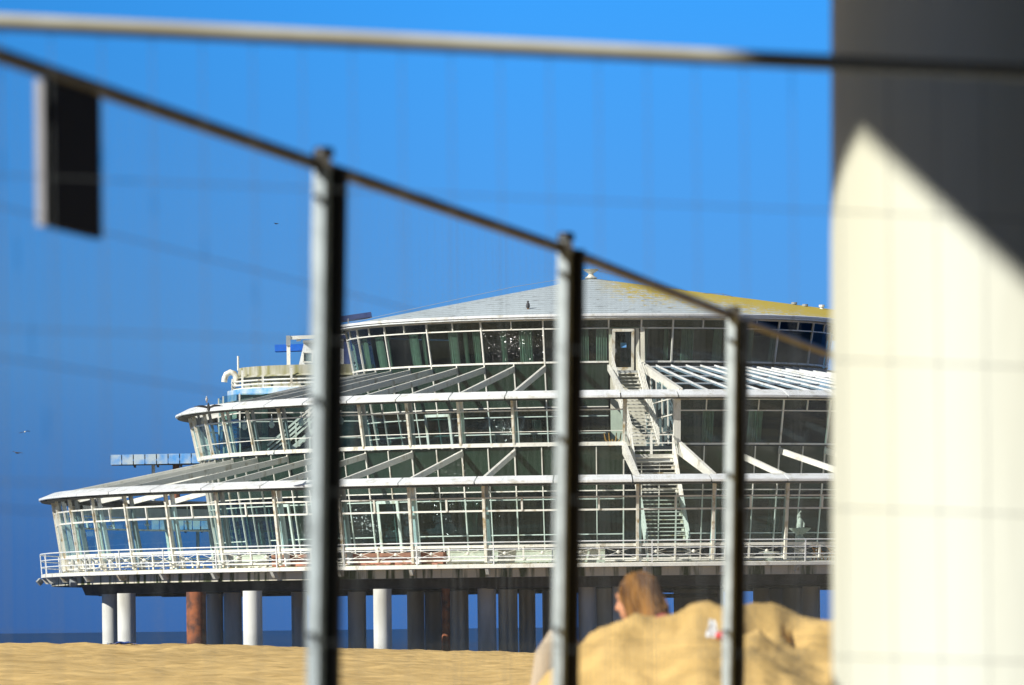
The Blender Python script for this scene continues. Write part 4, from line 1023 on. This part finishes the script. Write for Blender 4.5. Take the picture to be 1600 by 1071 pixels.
    tag(p, 'person with shoulder length blond brown hair sitting behind the sand mound, facing left', 'person')
    # hair
    H = MB(); hr = random.Random(3)
    H.ell(L(.022, 0, .024) - org, .112, .092, .112, 24, 16, rot)
    for k in range(520):
        az = hr.uniform(-2.25, 2.25); elv = hr.uniform(.05, 1.35)     # azimuth 0 = back of the head
        rr_ = 1.0 + hr.uniform(0, .06)
        st = Vector((.114 * math.cos(az) * math.cos(elv), .094 * math.sin(az) * math.cos(elv), .112 * math.sin(elv))) * rr_
        outv = Vector((math.cos(az), math.sin(az) * .9, 0)); ln = hr.uniform(.16, .25) * (1 if abs(az) < 1.75 else .72)
        pts = [Vector((0.02, 0, .026)) + st]
        zc = st.z
        for q in range(1, 6):
            t = q / 5; zz = st.z + (-ln - st.z * .4) * t
            wid = lerp(1.0, 1.06 if zz > -.06 else .98, t)
            if zz > 0: kx = math.sqrt(max(.02, 1 - (zz / .118) ** 2))
            else: kx = 1.0 + .10 * min(1, -zz / .15)
            pts.append(Vector((0.02 + outv.x * (.114 if outv.x > 0 else .085) * kx * rr_ * wid + .02 * t * t, outv.y * .098 * kx * rr_ * wid + hr.uniform(-.004, .004) - .03 * t ** 3 * max(0, math.cos(az)), .026 + zz)))
            pts[-1].x += .035 * t ** 3 * max(0, math.cos(az))
        H.tube([hc + rot @ v - org for v in pts], [.006, .009, .009, .008, .006, .002], 5)
    H.build('hair', 'hair', p, smooth=True)
    # clothes follow the body: shells of the torso and hips
    T = MB(); T.tube([Vector((.62, PY, -.42)) - org, Vector((.68, PY, -.32)) - org, Vector((.737, PY, -.17)) - org, Vector((.765, PY, -.05)) - org], [.130, .128, .142, .105], 20)
    for s in (-1, 1): T.tube([Vector((.76, PY + s * .09, -.045)) - org, Vector((.80, PY + s * .17, -.005)) - org, Vector((.87, PY + s * .19, -.07)) - org], [.082, .075, .064], 14)
    T.build('top', 'coral', p, smooth=True)
    S = MB(); S.tube([Vector((.62, PY, -.42)) - org, Vector((.57, PY, -.50)) - org], [.135, .14], 20)
    kz = w2(864, 1006)
    for s in (-1, 1): S.tube([Vector((.57, PY + s * .07, -.50)) - org, Vector((lerp(.54, kz.x, .45), PY + s * .095, lerp(-.50, kz.z, .45))) - org], [.125, .098], 18)
    for s, dx in ((-1, 0), (1, .05)):
        yk = PY + s * .10; kx = kz.x + dx; zk = kz.z + (0 if s < 0 else -.03)
        S.tube([Vector((.54, PY + s * .09, -.50)) - org, Vector((kx + .07, yk, zk - .03)) - org, Vector((kx + .01, yk, zk + .005)) - org, Vector((kx - .02, yk, zk - .06)) - org, Vector((kx - .045, yk, -.30)) - org, Vector((kx - .09, yk, -.53)) - org], [.115, .085, .076, .078, .078, .060], 18)
    S.build('trousers', 'denim', p, smooth=True)
build_person()

# ------------------------------------------------------------------ small things on the sand
v = mound_hit(1113, 994)
lt = empty('paper_wrapper', (v.x, v.y - .03, v.z - .01), 'crumpled white paper wrapper with a red end lying on the sand mound', 'litter')
mb = MB(); r3 = random.Random(5); n = 7; vs = []
for j_ in range(5):
    for i in range(n): vs.append(((i / (n - 1) - .5) * .07 * (1 - .18 * j_) + r3.uniform(-.006, .006), r3.uniform(-.006, .006) + .012 * j_, j_ * .022 + r3.uniform(-.006, .006)))
mb.add(vs, [(j_ * n + i, j_ * n + i + 1, (j_ + 1) * n + i + 1, (j_ + 1) * n + i) for j_ in range(4) for i in range(n - 1)])
mb.add([(x, y + .012, zq) for x, y, zq in vs], [(j_ * n + i, j_ * n + i + 1, (j_ + 1) * n + i + 1, (j_ + 1) * n + i) for j_ in range(4) for i in range(n - 1)]); mb.build('sheet', 'litter', lt)
MB().ell((.04, -.03, .012), .028, .024, .020, 10, 8).build('red_end', 'red', lt)
v = at(192, 1007.5, 240); tz = beach_z(v.x, 240)
mb = MB(); vs = [(i / 9 * 1.3 - .65, j_ * .35 - .35, .06 + .10 * math.exp(-((i - 4.5) / 2.6) ** 2) * (1 if j_ == 1 else .4) + .03 * math.sin(i * 2.1 + j_)) for j_ in range(3) for i in range(10)]
vs += [(x, y, zq - .05) for x, y, zq in vs]
q_ = [(j_ * 10 + i, j_ * 10 + i + 1, (j_ + 1) * 10 + i + 1, (j_ + 1) * 10 + i) for j_ in range(2) for i in range(9)]
mb.add(vs, q_ + [tuple(k + 30 for k in f) for f in q_]); o = mb.build('beach_towel', 'towel', smooth=True); o.location = (v.x, 240, v.z - .02)
tag(o, 'small dark blue towel heaped on the sand below the leftmost pillars', 'towel')
